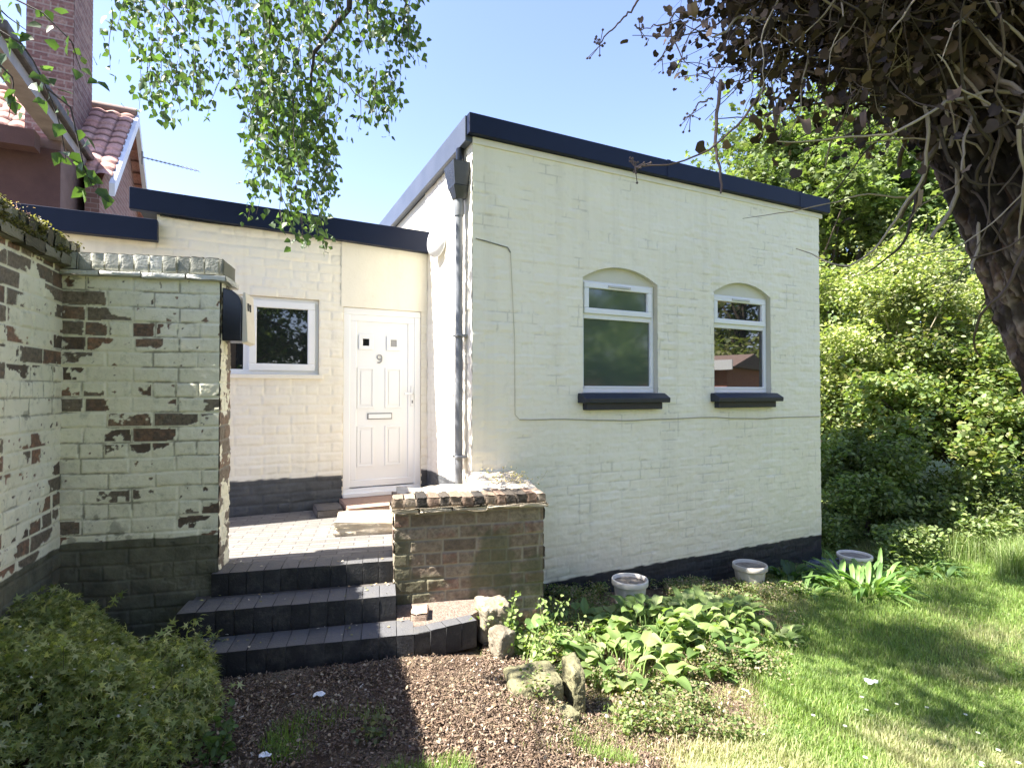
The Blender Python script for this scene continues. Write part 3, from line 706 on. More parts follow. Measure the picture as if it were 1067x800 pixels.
def pavemat():
    m, t, b = newmat('landing_pavers'); bt = node(t, 'ShaderNodeTexBrick', i_Scale=1.0)
    bt.inputs['Brick Width'].default_value = .24; bt.inputs['Row Height'].default_value = .075; bt.inputs['Mortar Size'].default_value = .006; bt.inputs['Mortar Smooth'].default_value = .3
    bt.inputs['Color1'].default_value = (.15, .14, .125, 1); bt.inputs['Color2'].default_value = (.22, .205, .185, 1); bt.inputs['Mortar'].default_value = (.08, .075, .07, 1)
    ge = t.nodes.new('ShaderNodeNewGeometry'); mp = node(t, 'ShaderNodeMapping'); mp.inputs['Rotation'].default_value = (0, 0, -math.atan2(.22, .935))
    t.links.new(ge.outputs['Position'], mp.inputs[0]); t.links.new(mp.outputs[0], bt.inputs['Vector'])
    c = mixc(t, ramp(t, noise(t, 12, 7, .7), [(.4, (0, 0, 0)), (.8, (1, 1, 1))]), bt.outputs[0], (.12, .11, .10))
    t.links.new(c, b.inputs['Base Color']); b.inputs['Roughness'].default_value = .85
    mx = node(t, 'ShaderNodeMath', operation='MULTIPLY'); t.links.new(bt.outputs['Fac'], mx.inputs[0]); mx.inputs[1].default_value = -.6
    ad = node(t, 'ShaderNodeMath', operation='ADD'); t.links.new(mx.outputs[0], ad.inputs[0]); t.links.new(noise(t, 40, 5), ad.inputs[1])
    bump(t, b, ad.outputs[0], .5, .012); return m
Ju = PU; 
pp = [(-2.75, 3.86), (-2.15, 3.99), (-.90, 4.295), (.20, 4.55), (C0[0]+.9*.88, C0[1]+.44*.88), (C0[0]+.02, C0[1]+.02), (J0[0], J0[1]), tuple((J0-A*3.2)[:2]), (-3.6, 4.2)]
tag(MB().prism(pp[:3]+[(-.88, 4.6), tuple((C0+B*.02-A*.0)[:2])]+pp[6:], .1, .412).build('path', pavemat()), kind='structure')
# doorstep stones
ds_ = NB(); roughbox(ds_, np.array([-1.57, 4.80, 0]), PU, PN, 0, .95, -.5, 0, .40, .53, (.55, .48, .38), .014, 6)
ds_.build('stone_slab', M['slab']); tag(bpy.data.objects['stone_slab'], 'pale chipped stone slab step in front of the white door', 'step')
ds_ = NB(); roughbox(ds_, J0+NF*0, A, NF, -1.0, -.02, .01, .62, .40, .515, (.36, .24, .18), .004, 5)
tag(ds_.build('brick_step', M['brickcol']), 'pinkish brick step directly under the white door', 'step')
ds_ = NB(); roughbox(ds_, J0, A, NF, -1.28, -1.02, .05, .45, .40, .49, (.13, .12, .11), .006, 4)
tag(ds_.build('stone_block', M['brickcol']), 'small dark grey block beside the door step', 'stone')

# ============================================================ low planter wall
lw = thing('low_brick_wall', 'low weathered brick wall with brick-on-edge cap beside the steps', 'wall', (-.3, 4.15, 0))
Q = np.array([-.865, 4.03, 0]); QL = 1.14
panel('brick_face', Q, PU, PN, (0, QL), (-.35, .81), .006, M['oldbrick'], lw, st_raw(.22), (), (), 51)
panel('brick_face', Q, -PN, -PU, (0, .30), (-.1, .81), .006, M['oldbrick'], lw, st_raw(.0), (), (), 52)
panel('brick_face', Q+PU*QL, -PN, PU, (0, 1.05), (-.4, .81), .01, M['oldbrick'], lw, st_raw(.2), (), (), 53)
MB().box(Q, PU, PN, .01, QL-.01, -.30, -.012, -.3, .805).box(Q, PU, PN, QL-.25, QL-.012, -1.0, -.30, -.3, .80).build('wall_core', M['stone'], lw)
capc = [(.07, .06, .05), (.05, .045, .04), (.17, .12, .09), (.22, .17, .125), (.10, .08, .065), (.27, .22, .17)]
nb = NB(); coping(nb, Q, PU, PN, -.02, QL+.01, -.28, .05, .825, .90, capc, .083, .0045, .005); nb.build('cap', M['brickcol'], lw)
nb = NB(); s = -.03
while s < QL+.02: e = min(s+random.uniform(.2, .3), QL+.03); roughbox(nb, Q, PU, PN, s, e, -.3, .06, .795, .826, (.48, .42, .32), .007); s = e
nb.build('ledge', M['brickcol'], lw)
# mortar mound and return cap
def moundz(S, T): return .885+.05*fbm(S, T, 6, 4, 3)
S, T = np.meshgrid(np.linspace(.02, QL+.0, 60), np.linspace(.05, 1.05, 50))
Hm = moundz(S, T)-.06*sstep(.3, 0, np.minimum(T, .3))+.015*fbm(S, T, 30, 3, 8)-.50*sstep(.38, .44, T)*sstep(QL-.45, QL-.5, S)
V = Q+S[..., None]*PU-T[..., None]*PN; V[..., 2] += Hm
ii = np.arange(S.size).reshape(S.shape); F = np.stack([ii[:-1, :-1], ii[:-1, 1:], ii[1:, 1:], ii[1:, :-1]], -1).reshape(-1, 4)
npmesh('mortar_top', V.reshape(-1, 3), F, M['slab'], lw, smooth=True)

# ============================================================ foliage generators
def frames(N, up=.6, rng=R):
    """random leaf frames: direction d (leaf axis) and normal n"""
    n = rng.normal(size=(N, 3)); n[:, 2] = np.abs(n[:, 2])+up; n /= np.linalg.norm(n, axis=1)[:, None]
    d = rng.normal(size=(N, 3)); d -= n*(d*n).sum(1)[:, None]; d /= np.linalg.norm(d, axis=1)[:, None]+1e-9
    return d, n
LEAF = {
 'oval': (np.array([[0, 0, 0], [0, 1, 0], [-.30, .28, .1], [-.26, .68, .08], [.26, .68, .08], [.30, .28, .1]]), np.array([[0, 1, 3, 2], [0, 5, 4, 1]])),
 'birch': (np.array([[0, 0, 0], [0, 1.05, -.1], [-.40, .28, .06], [-.27, .62, .04], [.27, .62, .04], [.40, .28, .06]]), np.array([[0, 1, 3, 2], [0, 5, 4, 1]])),
}
def bigleaf(nb, p, az, L, W, lift, droop, c, rng, nl=7, nw=4, fold=.18, wave=.03, tip=1.6, stalk=0, base_w=.25):
    t = np.linspace(0, 1, nl); s = np.linspace(-1, 1, nw+1); T, S = np.meshgrid(t, s, indexing='ij')
    el = lift-droop*t; dl = np.concatenate([[0], np.cumsum((np.cos((el[1:]+el[:-1])/2))*L/(nl-1))]); dzv = np.concatenate([[0], np.cumsum(np.sin((el[1:]+el[:-1])/2)*L/(nl-1))])
    wd = W*.5*np.clip((np.sin(math.pi*np.clip(t, 0, 1)**(1/tip))), 0, 1)**.75+W*.5*base_w*(1-t)**4*(t < .3); wd[-1] = 0; wd[0] = W*.08
    f = np.array([math.cos(az), math.sin(az), 0]); r = np.array([-f[1], f[0], 0])
    wv = np.sin(T*9+rng.uniform(0, 6))*wave*L*np.abs(S)
    p = np.array(p, float)
    if stalk:
        q = p+f*stalk*.35+np.array([0, 0, stalk]); nb.tube([p, p+f*stalk*.1+[0, 0, stalk*.6], q], [.006, .005, .004], 5, np.array(c)*1.1); p = q
    V = p+dl[:, None, None]*f+(S*wd[:, None])[..., None]*r
    V[..., 2] += dzv[:, None]+np.abs(S)*wd[:, None]*fold*2+wv
    V[..., 2] -= (np.abs(S) > .9)*0
    ii = np.arange(nl*(nw+1)).reshape(nl, nw+1); F = np.stack([ii[:-1, :-1], ii[:-1, 1:], ii[1:, 1:], ii[1:, :-1]], -1).reshape(-1, 4)
    cc = np.array(c)*(1-.18*(np.abs(S.reshape(-1)) < .1))[:, None]*rng.uniform(.9, 1.1)
    nb.add(V.reshape(-1, 3), F, cc)
def palm(nl=5, spread=2.1, inner=.45):
    V = [[0, 0, 0]]; F = []
    an = np.linspace(-spread, spread, nl)
    ang = []; 
    for i, a_ in enumerate(an):
        L = 1-.25*abs(a_)/spread
        ang.append((a_, L, .06 if i % 2 else 0)); 
        if i < nl-1: ang.append(((a_+an[i+1])/2, inner, .1))
    ang = [(-spread-.35, inner*.8, .05)]+ang+[(spread+.35, inner*.8, .05)]
    for a_, L, z_ in ang: V.append([math.sin(a_)*L*.62, .15+math.cos(a_)*L*.62, z_])
    for k in range(nl): F.append([0, 1+2*k+2, 1+2*k+1, 1+2*k])
    return np.array(V), np.array(F)
LEAF['palm'] = palm(); LEAF['geranium'] = palm(5, 2.0, .26); LEAF['ivy'] = palm(5, 1.9, .8)
def leaves(P, size, shape, d, n, colr, jitter=.25, rng=R):
    tv, tf = LEAF[shape]; N = len(P); x = np.cross(d, n)
    sz = np.broadcast_to(size, (N,))[:, None, None]
    cur = rng.uniform(-.25, .35, N)[:, None]
    lz = tv[None, :, 2]+cur*(tv[None, :, 1]**2)*-.5
    V = P[:, None, :]+sz*(tv[None, :, 0, None]*x[:, None, :]+tv[None, :, 1, None]*d[:, None, :]+lz[..., None]*n[:, None, :])
    F = tf[None]+(np.arange(N)*len(tv))[:, None, None]
    c = np.asarray(colr, float)
    if c.ndim == 1: c = np.broadcast_to(c, (N, 3))
    c = c*rng.uniform(1-jitter, 1+jitter, N)[:, None]
    return V.reshape(-1, 3), F.reshape(-1, 4), np.repeat(c, len(tv), 0)
def pal(N, cols, rng=R, w=None): return np.array(cols)[rng.choice(len(cols), N, p=w)]
def crown_pts(c, rad, nclump, per, cr, rng, flat=.75, low=-.6):
    c = np.array(c, float); rad = np.array(rad, float)
    u = rng.normal(size=(nclump*3, 3)); u /= np.linalg.norm(u, axis=1)[:, None]; u = u[u[:, 2] > low][:nclump]
    q = u*rng.uniform(.40, 1.16, len(u))[:, None]
    cc = c+q*rad; P = []; K_ = []
    for i, p in enumerate(cc):
        fr = rng.uniform(.35, 1.45); r_ = cr*fr; m = int(per*min(fr, 1.2)*rng.uniform(.7, 1.2))
        v = rng.normal(size=(m, 3)); v /= np.linalg.norm(v, axis=1)[:, None]; v *= (rng.uniform(0, 1, m)**.55)[:, None]*r_*rng.uniform(.6, 1.35, 3); v[:, 2] *= flat
        P.append(p+v); K_.append(np.full(m, i))
    return cc, np.concatenate(P), np.concatenate(K_)
def limb(nb, a_, b_, r0, r1, rng, sag=.1, k=7, n=7, c=(.1, .08, .06)):
    a_ = np.array(a_, float); b_ = np.array(b_, float); t = np.linspace(0, 1, k)
    L = np.linalg.norm(b_-a_); off = rng.normal(size=3)*sag*L
    P = a_+(b_-a_)*t[:, None]+np.sin(t*math.pi)[:, None]*off+rng.normal(size=(k, 3))*(.015*L)*(np.sin(t*math.pi)[:, None])
    nb.tube(P, np.linspace(r0, r1, k), n, c); return P
def tree(name, label, cat, base, c, rad, nclump, per, cr, size, cols, seed, shape='oval', trunk=.12, group=None, bark=(.09, .07, .055), low=-.6, leafup=.5):
    rng = np.random.default_rng(seed); t = thing(name, label, cat, tuple(base), group)
    cc, P, K_ = crown_pts(c, rad, nclump, per, cr, rng, low=low)
    d, n = frames(len(P), leafup, rng)
    tint = rng.uniform(.7, 1.25, (nclump*3, 1))[K_]
    for q in range(nclump):     # loose shoots breaking the outline
        a_ = cc[rng.integers(len(cc))]; dd = a_-np.array(c); dd = dd/(np.linalg.norm(dd)+1e-6)+rng.normal(size=3)*.4+[0, 0, .3]; m_ = 18; tt = rng.uniform(0, 1, m_)[:, None]
        P = np.concatenate([P, a_+dd*(cr*(.7+tt*rng.uniform(.6, 1.5)))+rng.normal(size=(m_, 3))*.04]); K_ = np.concatenate([K_, np.full(m_, rng.integers(nclump))])
    d, n = frames(len(P), leafup, rng); tint = rng.uniform(.6, 1.3, (nclump*3, 1))[K_]
    cl = pal(len(P), cols, rng)*tint
    V, F, Cc = leaves(P, size*rng.uniform(.6, 1.25, len(P)), shape, d, n, cl, .25, rng)
    npmesh('crown', V, F, M['leaf'], t, Cc)
    nb = NB(); top = np.array(c)+[0, 0, rad[2]*.1]
    P0 = limb(nb, base, top, trunk, trunk*.35, rng, .05, 9, 9, bark)
    for i in rng.choice(len(cc), min(len(cc), 26), replace=False):
        s_ = P0[rng.integers(3, 8)]; limb(nb, s_, cc[i], trunk*.3, .008, rng, .1, 6, 5, bark)
    nb.build('trunk', M['stem'], t); return t

d, n = frames(len(MOSS), .3); V, F, Cc = leaves(MOSS, .02, 'oval', d, n, pal(len(MOSS), [(.10, .10, .035), (.14, .13, .05), (.06, .055, .03), (.2, .17, .09)], R), .3, R); tag(npmesh('moss', V, F, M['leaf'], gwl, Cc), kind='stuff')
# ------------------------------------------------------------ trees and shrubs beyond the lawn
G_dark = [(.08, .12, .04), (.10, .15, .045), (.13, .18, .06)]
G_mid = [(.11, .165, .055), (.15, .205, .07), (.20, .245, .10)]
G_yel = [(.22, .26, .10), (.29, .32, .13), (.17, .22, .08), (.36, .37, .20)]
def base(x, y): return (x, y, gf(x, y)-.08)
grp = 'trees and shrubs beyond the lawn'
tree('leafy_tree', 'tall mid green tree right above the flat roof corner, sky touching its left edge', 'tree', base(8.3, 14.5), (8.1, 14.2, 6.4), (2.7, 2.5, 2.5), 80, 420, .75, .17, G_mid, 101, 'palm', .2)
tree('leafy_tree', 'taller dark green tree behind the leaning trunk', 'tree', base(12.8, 15), (12.6, 15, 6.8), (3.4, 2.8, 3.4), 90, 420, .85, .17, G_dark+G_mid[:1], 102, 'palm', .25)
tree('leafy_tree', 'dark tree deep behind the pale elder shrub', 'tree', base(10.2, 17), (10.2, 17.2, 5.0), (3.6, 2.2, 4.6), 80, 380, .9, .18, G_dark, 103, 'palm', .25, low=-.95)
tree('elder_shrub', 'big pale yellow green shrub with bare twigs, halfway up beside the house', 'shrub', base(7.9, 11), (7.9, 11.0, 2.9), (1.9, 1.6, 1.5), 110, 480, .42, .078, G_yel, 104, 'oval', .07, bark=(.35, .3, .22), low=-.8)
tree('elder_shrub', 'silvery green shrub right of the pale shrub, behind the trunk', 'shrub', base(10.3, 11.4), (10.3, 11.6, 2.9), (1.5, 1.5, 1.9), 80, 420, .46, .078, [(.13, .18, .09), (.17, .21, .12), (.09, .14, .06)], 105, 'oval', .07, bark=(.3, .26, .2), low=-.8)
tree('rhododendron', 'broad dome shaped shrub with glossy leaves and pinkish tips', 'shrub', base(8.1, 9.3), (8.1, 9.6, 1.0), (2.3, 1.3, 1.45), 130, 430, .36, .10, G_mid+[(.15, .2, .05), (.2, .2, .07)], 106, 'oval', .07, low=-.5)
tree('rhododendron', 'rounded shrub at the far right behind the tall grass', 'shrub', base(10.9, 9.9), (10.9, 9.9, .9), (1.5, 1.3, 1.3), 70, 300, .4, .12, G_mid, 107, 'oval', .06, low=-.5)
tree('laurel_bush', 'low dark leafy bush against the far house corner', 'shrub', base(5.75, 8.9), (5.8, 8.9, .15), (1.0, .9, .8), 70, 330, .3, .075, G_mid, 108, 'oval', .04, low=-.7)
tree('laurel_bush', 'low spreading dark bush in front of the dome shaped shrub', 'shrub', base(7.2, 8.6), (7.2, 8.5, -.15), (1.1, .7, .55), 70, 330, .28, .07, G_mid+G_yel[:1], 109, 'oval', .04, low=-.5)
tree('laurel_bush', 'small tree like bush behind the flat roof corner', 'shrub', base(6.6, 12.0), (6.7, 12.0, 1.8), (1.2, 1.5, 2.2), 70, 330, .5, .11, G_mid+G_yel[:2], 110, 'oval', .06, low=-.9)
tree('leafy_tree', 'big tree mirrored in the dark pane of the rear window', 'tree', base(4.5, -9.5), (4.5, -9.5, 5.5), (4.2, 3, 4.6), 110, 200, 1.2, .24, G_mid, 120, 'oval', .25, low=-.95)
# out of frame greenery that the windows mirror
tree('leafy_tree', 'round green tree mirrored in the frosted window', 'tree', base(12, .0), (12, .0, 2.9), (2.2, 2.2, 3.2), 70, 260, .8, .16, G_mid, 121, 'oval', .18, low=-.95)
tree('leafy_tree', 'pale green tree mirrored at the right side of the clear window', 'tree', base(14, 7.6), (14, 7.4, 3.3), (2.4, 2.0, 3.3), 60, 260, .8, .16, G_yel, 122, 'oval', .18, low=-.95)
tree('leafy_tree', 'tall tree mirrored above the bungalow roof in the clear window', 'tree', base(24, 1.5), (24, 1.5, 6), (3, 5, 5.5), 70, 260, 1.3, .3, G_yel, 123, 'oval', .25, low=-.95)
bg_ = thing('pink_bungalow', 'pink brick bungalow with white verge, mirrored in the clear window', 'house', (18, 0, -.6))
MB().box(np.array([16, -7, 0]), np.array([1., 0, 0]), np.array([0, -1., 0]), 0, 5, -9.9, 0, -.8, 2.6).build('wall', mottled('pink_brick', (.62, .27, .18), (.7, .33, .23), 5, .85), bg_)
MB().poly([(15.7, -7.3, 2.6), (21.3, -7.3, 2.6), (21.3, 3.2, 2.6), (15.7, 3.2, 2.6), (18.5, -7.3, 3.2), (18.5, 3.2, 3.2)], [(0, 1, 2, 3), (0, 4, 1), (3, 2, 5), (0, 3, 5, 4), (1, 4, 5, 2)]).build('roof', mottled('bungalow_tile', (.3, .2, .17), (.36, .26, .22), 6, .9), bg_)
MB().box(np.array([15.65, -7.3, 0]), np.array([0, 1., 0]), np.array([-1., 0, 0]), 0, 10.5, 0, .08, 2.5, 2.85).build('fascia', M['upvc'], bg_)

# ============================================================ big ivy clad tree, right foreground
IV = thing('ivy_clad_tree', 'leaning dark barked tree tangled in dry ivy stems, right foreground', 'tree', (3.2, 2.1, -.2))
rng = np.random.default_rng(5)
axis_pts = np.array([[3.15, 2.1, -.3], [2.9, 2.0, .4], [2.56, 1.92, 1.1], [2.18, 1.86, 1.75], [1.84, 1.8, 2.4], [1.60, 1.78, 2.9], [1.45, 1.78, 3.6], [1.35, 1.8, 4.6], [1.3, 1.8, 6.2]])
axr = np.array([.46, .37, .33, .31, .29, .27, .24, .2, .1])
# dense bark mesh
def bark_mesh(pts, rad, n=380, per=110):
    t = np.linspace(0, len(pts)-1, per*(len(pts)-1)); i = np.arange(len(pts))
    P = np.stack([np.interp(t, i, pts[:, k]) for k in range(3)], 1)
    for _ in range(400): P[1:-1] = (P[:-2]+P[2:]+2*P[1:-1])/4
    rr = np.interp(t, i, rad); V, F = tube_arr(P, rr, n)
    L = np.concatenate([[0], np.cumsum(np.linalg.norm(np.diff(P, axis=0), axis=1))])
    a_ = np.tile(np.arange(n)*2*math.pi/n, len(P)); l_ = np.repeat(L, n); c_ = np.repeat(P, n, 0)
    ca, sa = np.cos(a_)*2.2, np.sin(a_)*2.2
    wx = (fbm(ca*3, sa*3+l_*3, 1, 4, 51)-.5)*2.2; wy = (fbm(ca*3+9, sa*3+l_*3, 1, 4, 57)-.5)*2.2
    f1 = fbm(ca*7+wx, sa*7+l_*2.6+wy, 1, 4, 3); crack = np.clip(1-np.abs(2*f1-1)*3.2, 0, 1)**1.5
    f4 = fbm(ca*12+wy, sa*12+l_*9+wx, 1, 4, 13); crack2 = np.clip(1-np.abs(2*f4-1)*4, 0, 1)**2
    f2 = fbm(ca*16, sa*16+l_*12, 1, 4, 8); f3 = fbm(ca*34, sa*34+l_*26, 1, 3, 28); dk = sstep(.45, .62, fbm(ca*1.3+7, sa*1.3+l_*2.2, 1, 4, 61))
    h = -crack*.032-crack2*.014+(f2-.5)*.035+(f3-.5)*.018+(fbm(ca, sa+l_*1.5, 1, 3, 2)-.5)*.11; plates = (1-crack)*(1-crack2*.7)
    nn = V-c_; nn /= np.linalg.norm(nn, axis=1)[:, None]; V = V+nn*h[:, None]
    base_ = np.array([.045, .035, .03]); pale = np.array([.34, .29, .25]); red = np.array([.15, .085, .06])
    m1 = (sstep(.5, .95, plates)*sstep(.42, .62, f2)*sstep(.3, .55, f3))[:, None]; m2 = sstep(.5, .7, f2)[:, None]
    cc = base_*(1-m1)+pale*m1*(.75)+base_*m1*.25; cc = cc*(1-.45*m2)+red*.45*m2; cc = cc*(1-dk[:, None]*.72)
    return V, F, cc
V, F, cc = bark_mesh(axis_pts, axr)
M['bark'] = colmat('rough_bark', .85, 0, 1.0, 38, .25); npmesh('trunk', V, F, M['bark'], IV, cc, smooth=True)
# the ivy covered bough reaching left, and its twin to the right
b1 = np.array([[1.5, 1.78, 2.72], [1.2, 1.72, 2.98], [.95, 1.7, 3.12], [.7, 1.75, 3.3], [.4, 1.9, 3.55]])
V, F, cc = bark_mesh(b1, np.array([.2, .17, .13, .1, .06]), 60, 20); npmesh('bough', V, F, M['stem'], IV, cc, smooth=True)
iv = NB(); stemc = [(.24, .2, .15), (.12, .095, .07), (.07, .052, .04), (.05, .038, .03), (.09, .07, .05), (.05, .04, .03), (.30, .26, .2)]
def wander(p, d, L, r0, step=.035, wob=.35, grav=0, r1=.3, c=None):
    k = max(4, int(L/step)); P = [np.array(p, float)]; d = np.array(d, float); d /= np.linalg.norm(d)
    for i in range(k):
        d = d+rng.normal(size=3)*wob*.5; d[2] -= grav; d /= np.linalg.norm(d); P.append(P[-1]+d*step)
    iv.tube(np.array(P), np.linspace(r0, r0*r1, k+1)*rng.uniform(.92, 1.08, k+1), 5, c if c is not None else stemc[rng.integers(len(stemc))]); return P
def cam_side(p): return p
# stems climbing the upper trunk
for i in range(420):
    t = rng.uniform(3.9, 6.6); k = int(t); f_ = t-k
    p = axis_pts[k]*(1-f_)+axis_pts[min(k+1, 8)]*f_; r_ = axr[k]*1.05+rng.uniform(.0, .16)
    a_ = rng.uniform(-math.pi, math.pi); o = np.array([math.cos(a_), -abs(math.sin(a_))*1.0 if rng.random() < .8 else math.sin(a_), 0])*r_
    ax_ = axis_pts[min(k+1, 8)]-axis_pts[k]
    wander(p+o, ax_*rng.choice([-1, 1])+rng.normal(size=3)*.25, rng.uniform(.3, .9), rng.uniform(.003, .010), .03, .36)
# cut stubs hanging at the lower rim of the ivy
for i in range(60):
    f_ = rng.uniform(-.35, .5); p = axis_pts[4]*(1-f_)+axis_pts[5]*f_; a_ = rng.uniform(math.pi*.95, math.pi*1.85)
    p = p+np.array([math.cos(a_), math.sin(a_), 0])*(.31+rng.uniform(0, .07))
    wander(p+[0, 0, .14], [.12, -.05, -1], rng.uniform(.14, .4), rng.uniform(.004, .010), .03, .34, 0, .8, stemc[rng.choice([0, 1, 1, 6, 2])])
# mass round the bough
mc, mr = np.array([1.13, 1.66, 3.04]), np.array([.54, .36, .42])
lp = []
for i in range(1500):
    u = rng.normal(size=3); u /= np.linalg.norm(u); p = mc+u*mr*rng.uniform(.3, 1.0)
    p[2] += .18*(p[0]-1.05)*-.4
    P = wander(p, rng.normal(size=3)+[-.1, 0, -.1], rng.uniform(.12, .42), rng.uniform(.001, .0042), .03, .42, .02)
    lp += P[::4]
# long stems crossing from the trunk to the left
for i in range(30):
    p = np.array([1.5, 1.6, 2.7])+rng.normal(size=3)*[.12, .1, .22]
    wander(p, [-1, -.05, .55+rng.normal()*.3], rng.uniform(.5, 1.0), rng.uniform(.003, .007), .035, .26)
# free twigs with seed heads hanging in the sky
def twig(pts, r=.004, heads=0):
    pts = np.array(pts, float); t = np.linspace(0, len(pts)-1, 18); i = np.arange(len(pts))
    P = np.stack([np.interp(t, i, pts[:, k]) for k in range(3)], 1)
    for _ in range(3): P[1:-1] = (P[:-2]+P[2:]+P[1:-1])/3
    P += rng.normal(size=P.shape)*.002
    iv.tube(P, np.linspace(r, r*.5, len(P)), 5, (.12, .085, .075))
    for h in range(heads):
        q = P[-1]+rng.normal(size=3)*[.018, .018, .02]; iv.tube([P[-1], q], [.0012, .0012], 4, (.12, .09, .08)); iv.tube([q-[0, 0, .004], q, q+[0, 0, .004]], [.001, .0045, .001], 5, (.10, .075, .07))
def at(u, v, dep): return np.array([(u-533.5)/567*dep, dep, H+(409-v)/567*dep])
tw = 1.6
twig([at(752, 80, tw), at(745, 150, tw), at(752, 175, tw), at(752, 200, tw)], .006)
twig([at(800, 90, tw), at(770, 130, tw), at(735, 160, tw), at(700, 170, tw), at(662, 172, tw)], .004, 16)
twig([at(668, -6, tw), at(655, 12, tw), at(637, 28, tw), at(624, 45, tw)], .0035, 12)
twig([at(745, 100, tw), at(730, 105, tw), at(722, 118, tw)], .003, 10)
twig([at(720, 10, tw), at(700, 8, tw), at(702, 40, tw), at(719, 66, tw)], .003)
twig([at(715, 20, tw), at(690, 22, tw), at(668, 28, tw)], .0025, 6)
twig([at(718, 18, tw), at(705, 42, tw), at(692, 54, tw)], .0025, 6)
twig([at(745, 70, tw), at(728, 75, tw)], .002, 6)
iv.build('ivy_stems', M['stem'], IV)
# dry ivy leaves
lp = np.array(lp); N = 11000; P = lp[rng.integers(0, len(lp), N)]+rng.normal(size=(N, 3))*.04
tq = rng.uniform(4.25, 7.0, 7000); P2 = np.stack([np.interp(tq, np.arange(9), axis_pts[:, k]) for k in range(3)], 1); aq = rng.uniform(0, 2*math.pi, 7000); rq = .31+rng.uniform(-.05, .2, 7000)*np.clip(tq-4, .1, 1)
P2 += np.stack([np.cos(aq)*rq, np.sin(aq)*rq*.8, 0*aq], 1); P = np.concatenate([P, P2]); N = len(P)
d, n = frames(N, .1, rng); d[:, 2] -= .6; d /= np.linalg.norm(d, axis=1)[:, None]; n -= d*(n*d).sum(1)[:, None]; n /= np.linalg.norm(n, axis=1)[:, None]
cl = pal(N, [(.035, .024, .018), (.055, .038, .028), (.10, .068, .05), (.02, .014, .012), (.18, .13, .095)], rng, [.3, .27, .14, .24, .05])
V1, F1, C1 = leaves(P, rng.uniform(.014, .042, N), 'ivy', d, n, cl, .3, rng)
ex = [at(u, v, 1.45+rng.uniform(-.1, .15)) for u, v in [(810, 110), (835, 120), (800, 128), (825, 105), (968, 222), (962, 196), (855, 100), (915, 50), (925, 25), (905, 110), (700, 25), (722, 0), (785, 118), (1000, 90), (735, 15), (880, 120)]]
xl = NB()
for e_ in ex:
    bigleaf(xl, e_, rng.uniform(0, 6.28), rng.uniform(.045, .075), rng.uniform(.02, .038), rng.uniform(-1.5, -.6), rng.uniform(-1.6, 1.4), np.array([(.15, .10, .075), (.11, .075, .055), (.20, .145, .11), (.08, .055, .04)][rng.integers(4)]), rng, 8, 6, .22, .14, 1.35)
V2, F2, C2 = np.concatenate(xl.V), np.concatenate(xl.F), np.concatenate(xl.C)
npmesh('dry_leaves', np.concatenate([V1, V2]), np.concatenate([F1, F2+len(V1)]), M['deadleaf'], IV, np.concatenate([C1, C2]))

# ============================================================ birch with drooping branches, trunk behind the viewer
BI = thing('birch_tree', 'birch whose drooping green leafy branches hang before the sky, upper left', 'tree', (-1.2, -2.6, 0))
rng = np.random.default_rng(9); nb = NB(); bc = (.10, .08, .07); tc = (.045, .035, .03)
tr = limb(nb, (-1.2, -2.6, -.1), (-1.35, -1.9, 8.6), .19, .06, rng, .03, 12, 12, (.45, .43, .4))
LP = []; LS = []; LCb = []
def twigleaves(P, size, dens=.03, spread=.05, bright=0.0):
    L = np.linalg.norm(np.diff(P, axis=0), axis=1).sum(); k = max(3, int(L/dens)); t = rng.uniform(0, len(P)-1, k)
    q = np.stack([np.interp(t, np.arange(len(P)), P[:, a_]) for a_ in range(3)], 1)+rng.normal(size=(k, 3))*spread
    LP.append(q); LS.append(np.full(k, size)); LCb.append(np.full(k, bright))
DB = 4.3
hang = []       # (u0,v0,u1,v1,count) strands, at several depths
def strands(u0, u1, v0, v1, cnt, L0, L1, drift=0):
    for i in range(cnt):
        u = rng.uniform(u0, u1); v = rng.uniform(v0, v1); dep = DB+rng.uniform(-.45, .5); L = rng.uniform(L0, L1)
        a_ = at(u, v, dep); P = [a_]; dd = np.array([rng.normal()*.35+drift, rng.normal()*.35, -.8])
        k = max(3, int(L/.09))
        for j in range(k):
            dd = dd*.75+np.array([rng.normal()*.12+drift*.2, rng.normal()*.12, -.32]); P.append(P[-1]+dd/np.linalg.norm(dd)*L/k)
        P = np.array(P); nb.tube(P, np.linspace(.0035, .0012, len(P)), 4, tc); twigleaves(P, .059, .0205, .045)
strands(110, 250, -50, 5, 30, .25, .5)
strands(240, 430, -50, 10, 46, .3, .65)
strands(250, 355, 30, 110, 46, .3, .7)
strands(268, 345, 110, 165, 28, .3, .65)
strands(262, 330, 180, 210, 10, .3, .45)
strands(140, 225, 30, 75, 22, .2, .5, .05)
strands(370, 408, 60, 95, 14, .25, .42, .05)
strands(385, 430, 0, 25, 14, .2, .35, .1)
for a_, b_, r0, r1 in (((365, -60), (362, 5), .03, .022), ((362, 5), (325, 52), .022, .016), ((325, 52), (318, 112), .013, .006), ((325, 50), (368, 95), .008, .004), ((376, -20), (385, 40), .01, .005), ((130, -60), (190, 30), .012, .005), ((368, 95), (392, 110), .004, .003)):
    limb(nb, at(*a_, DB), at(*b_, DB), r0, r1, rng, .03, 6, 7, tc)
for q, r_ in (((365, -60), .03), ((376, -20), .02), ((130, -60), .02)):
    limb(nb, tr[8], at(*q, DB), .018, r_*.6, rng, .08, 9, 7, (.14, .12, .1))
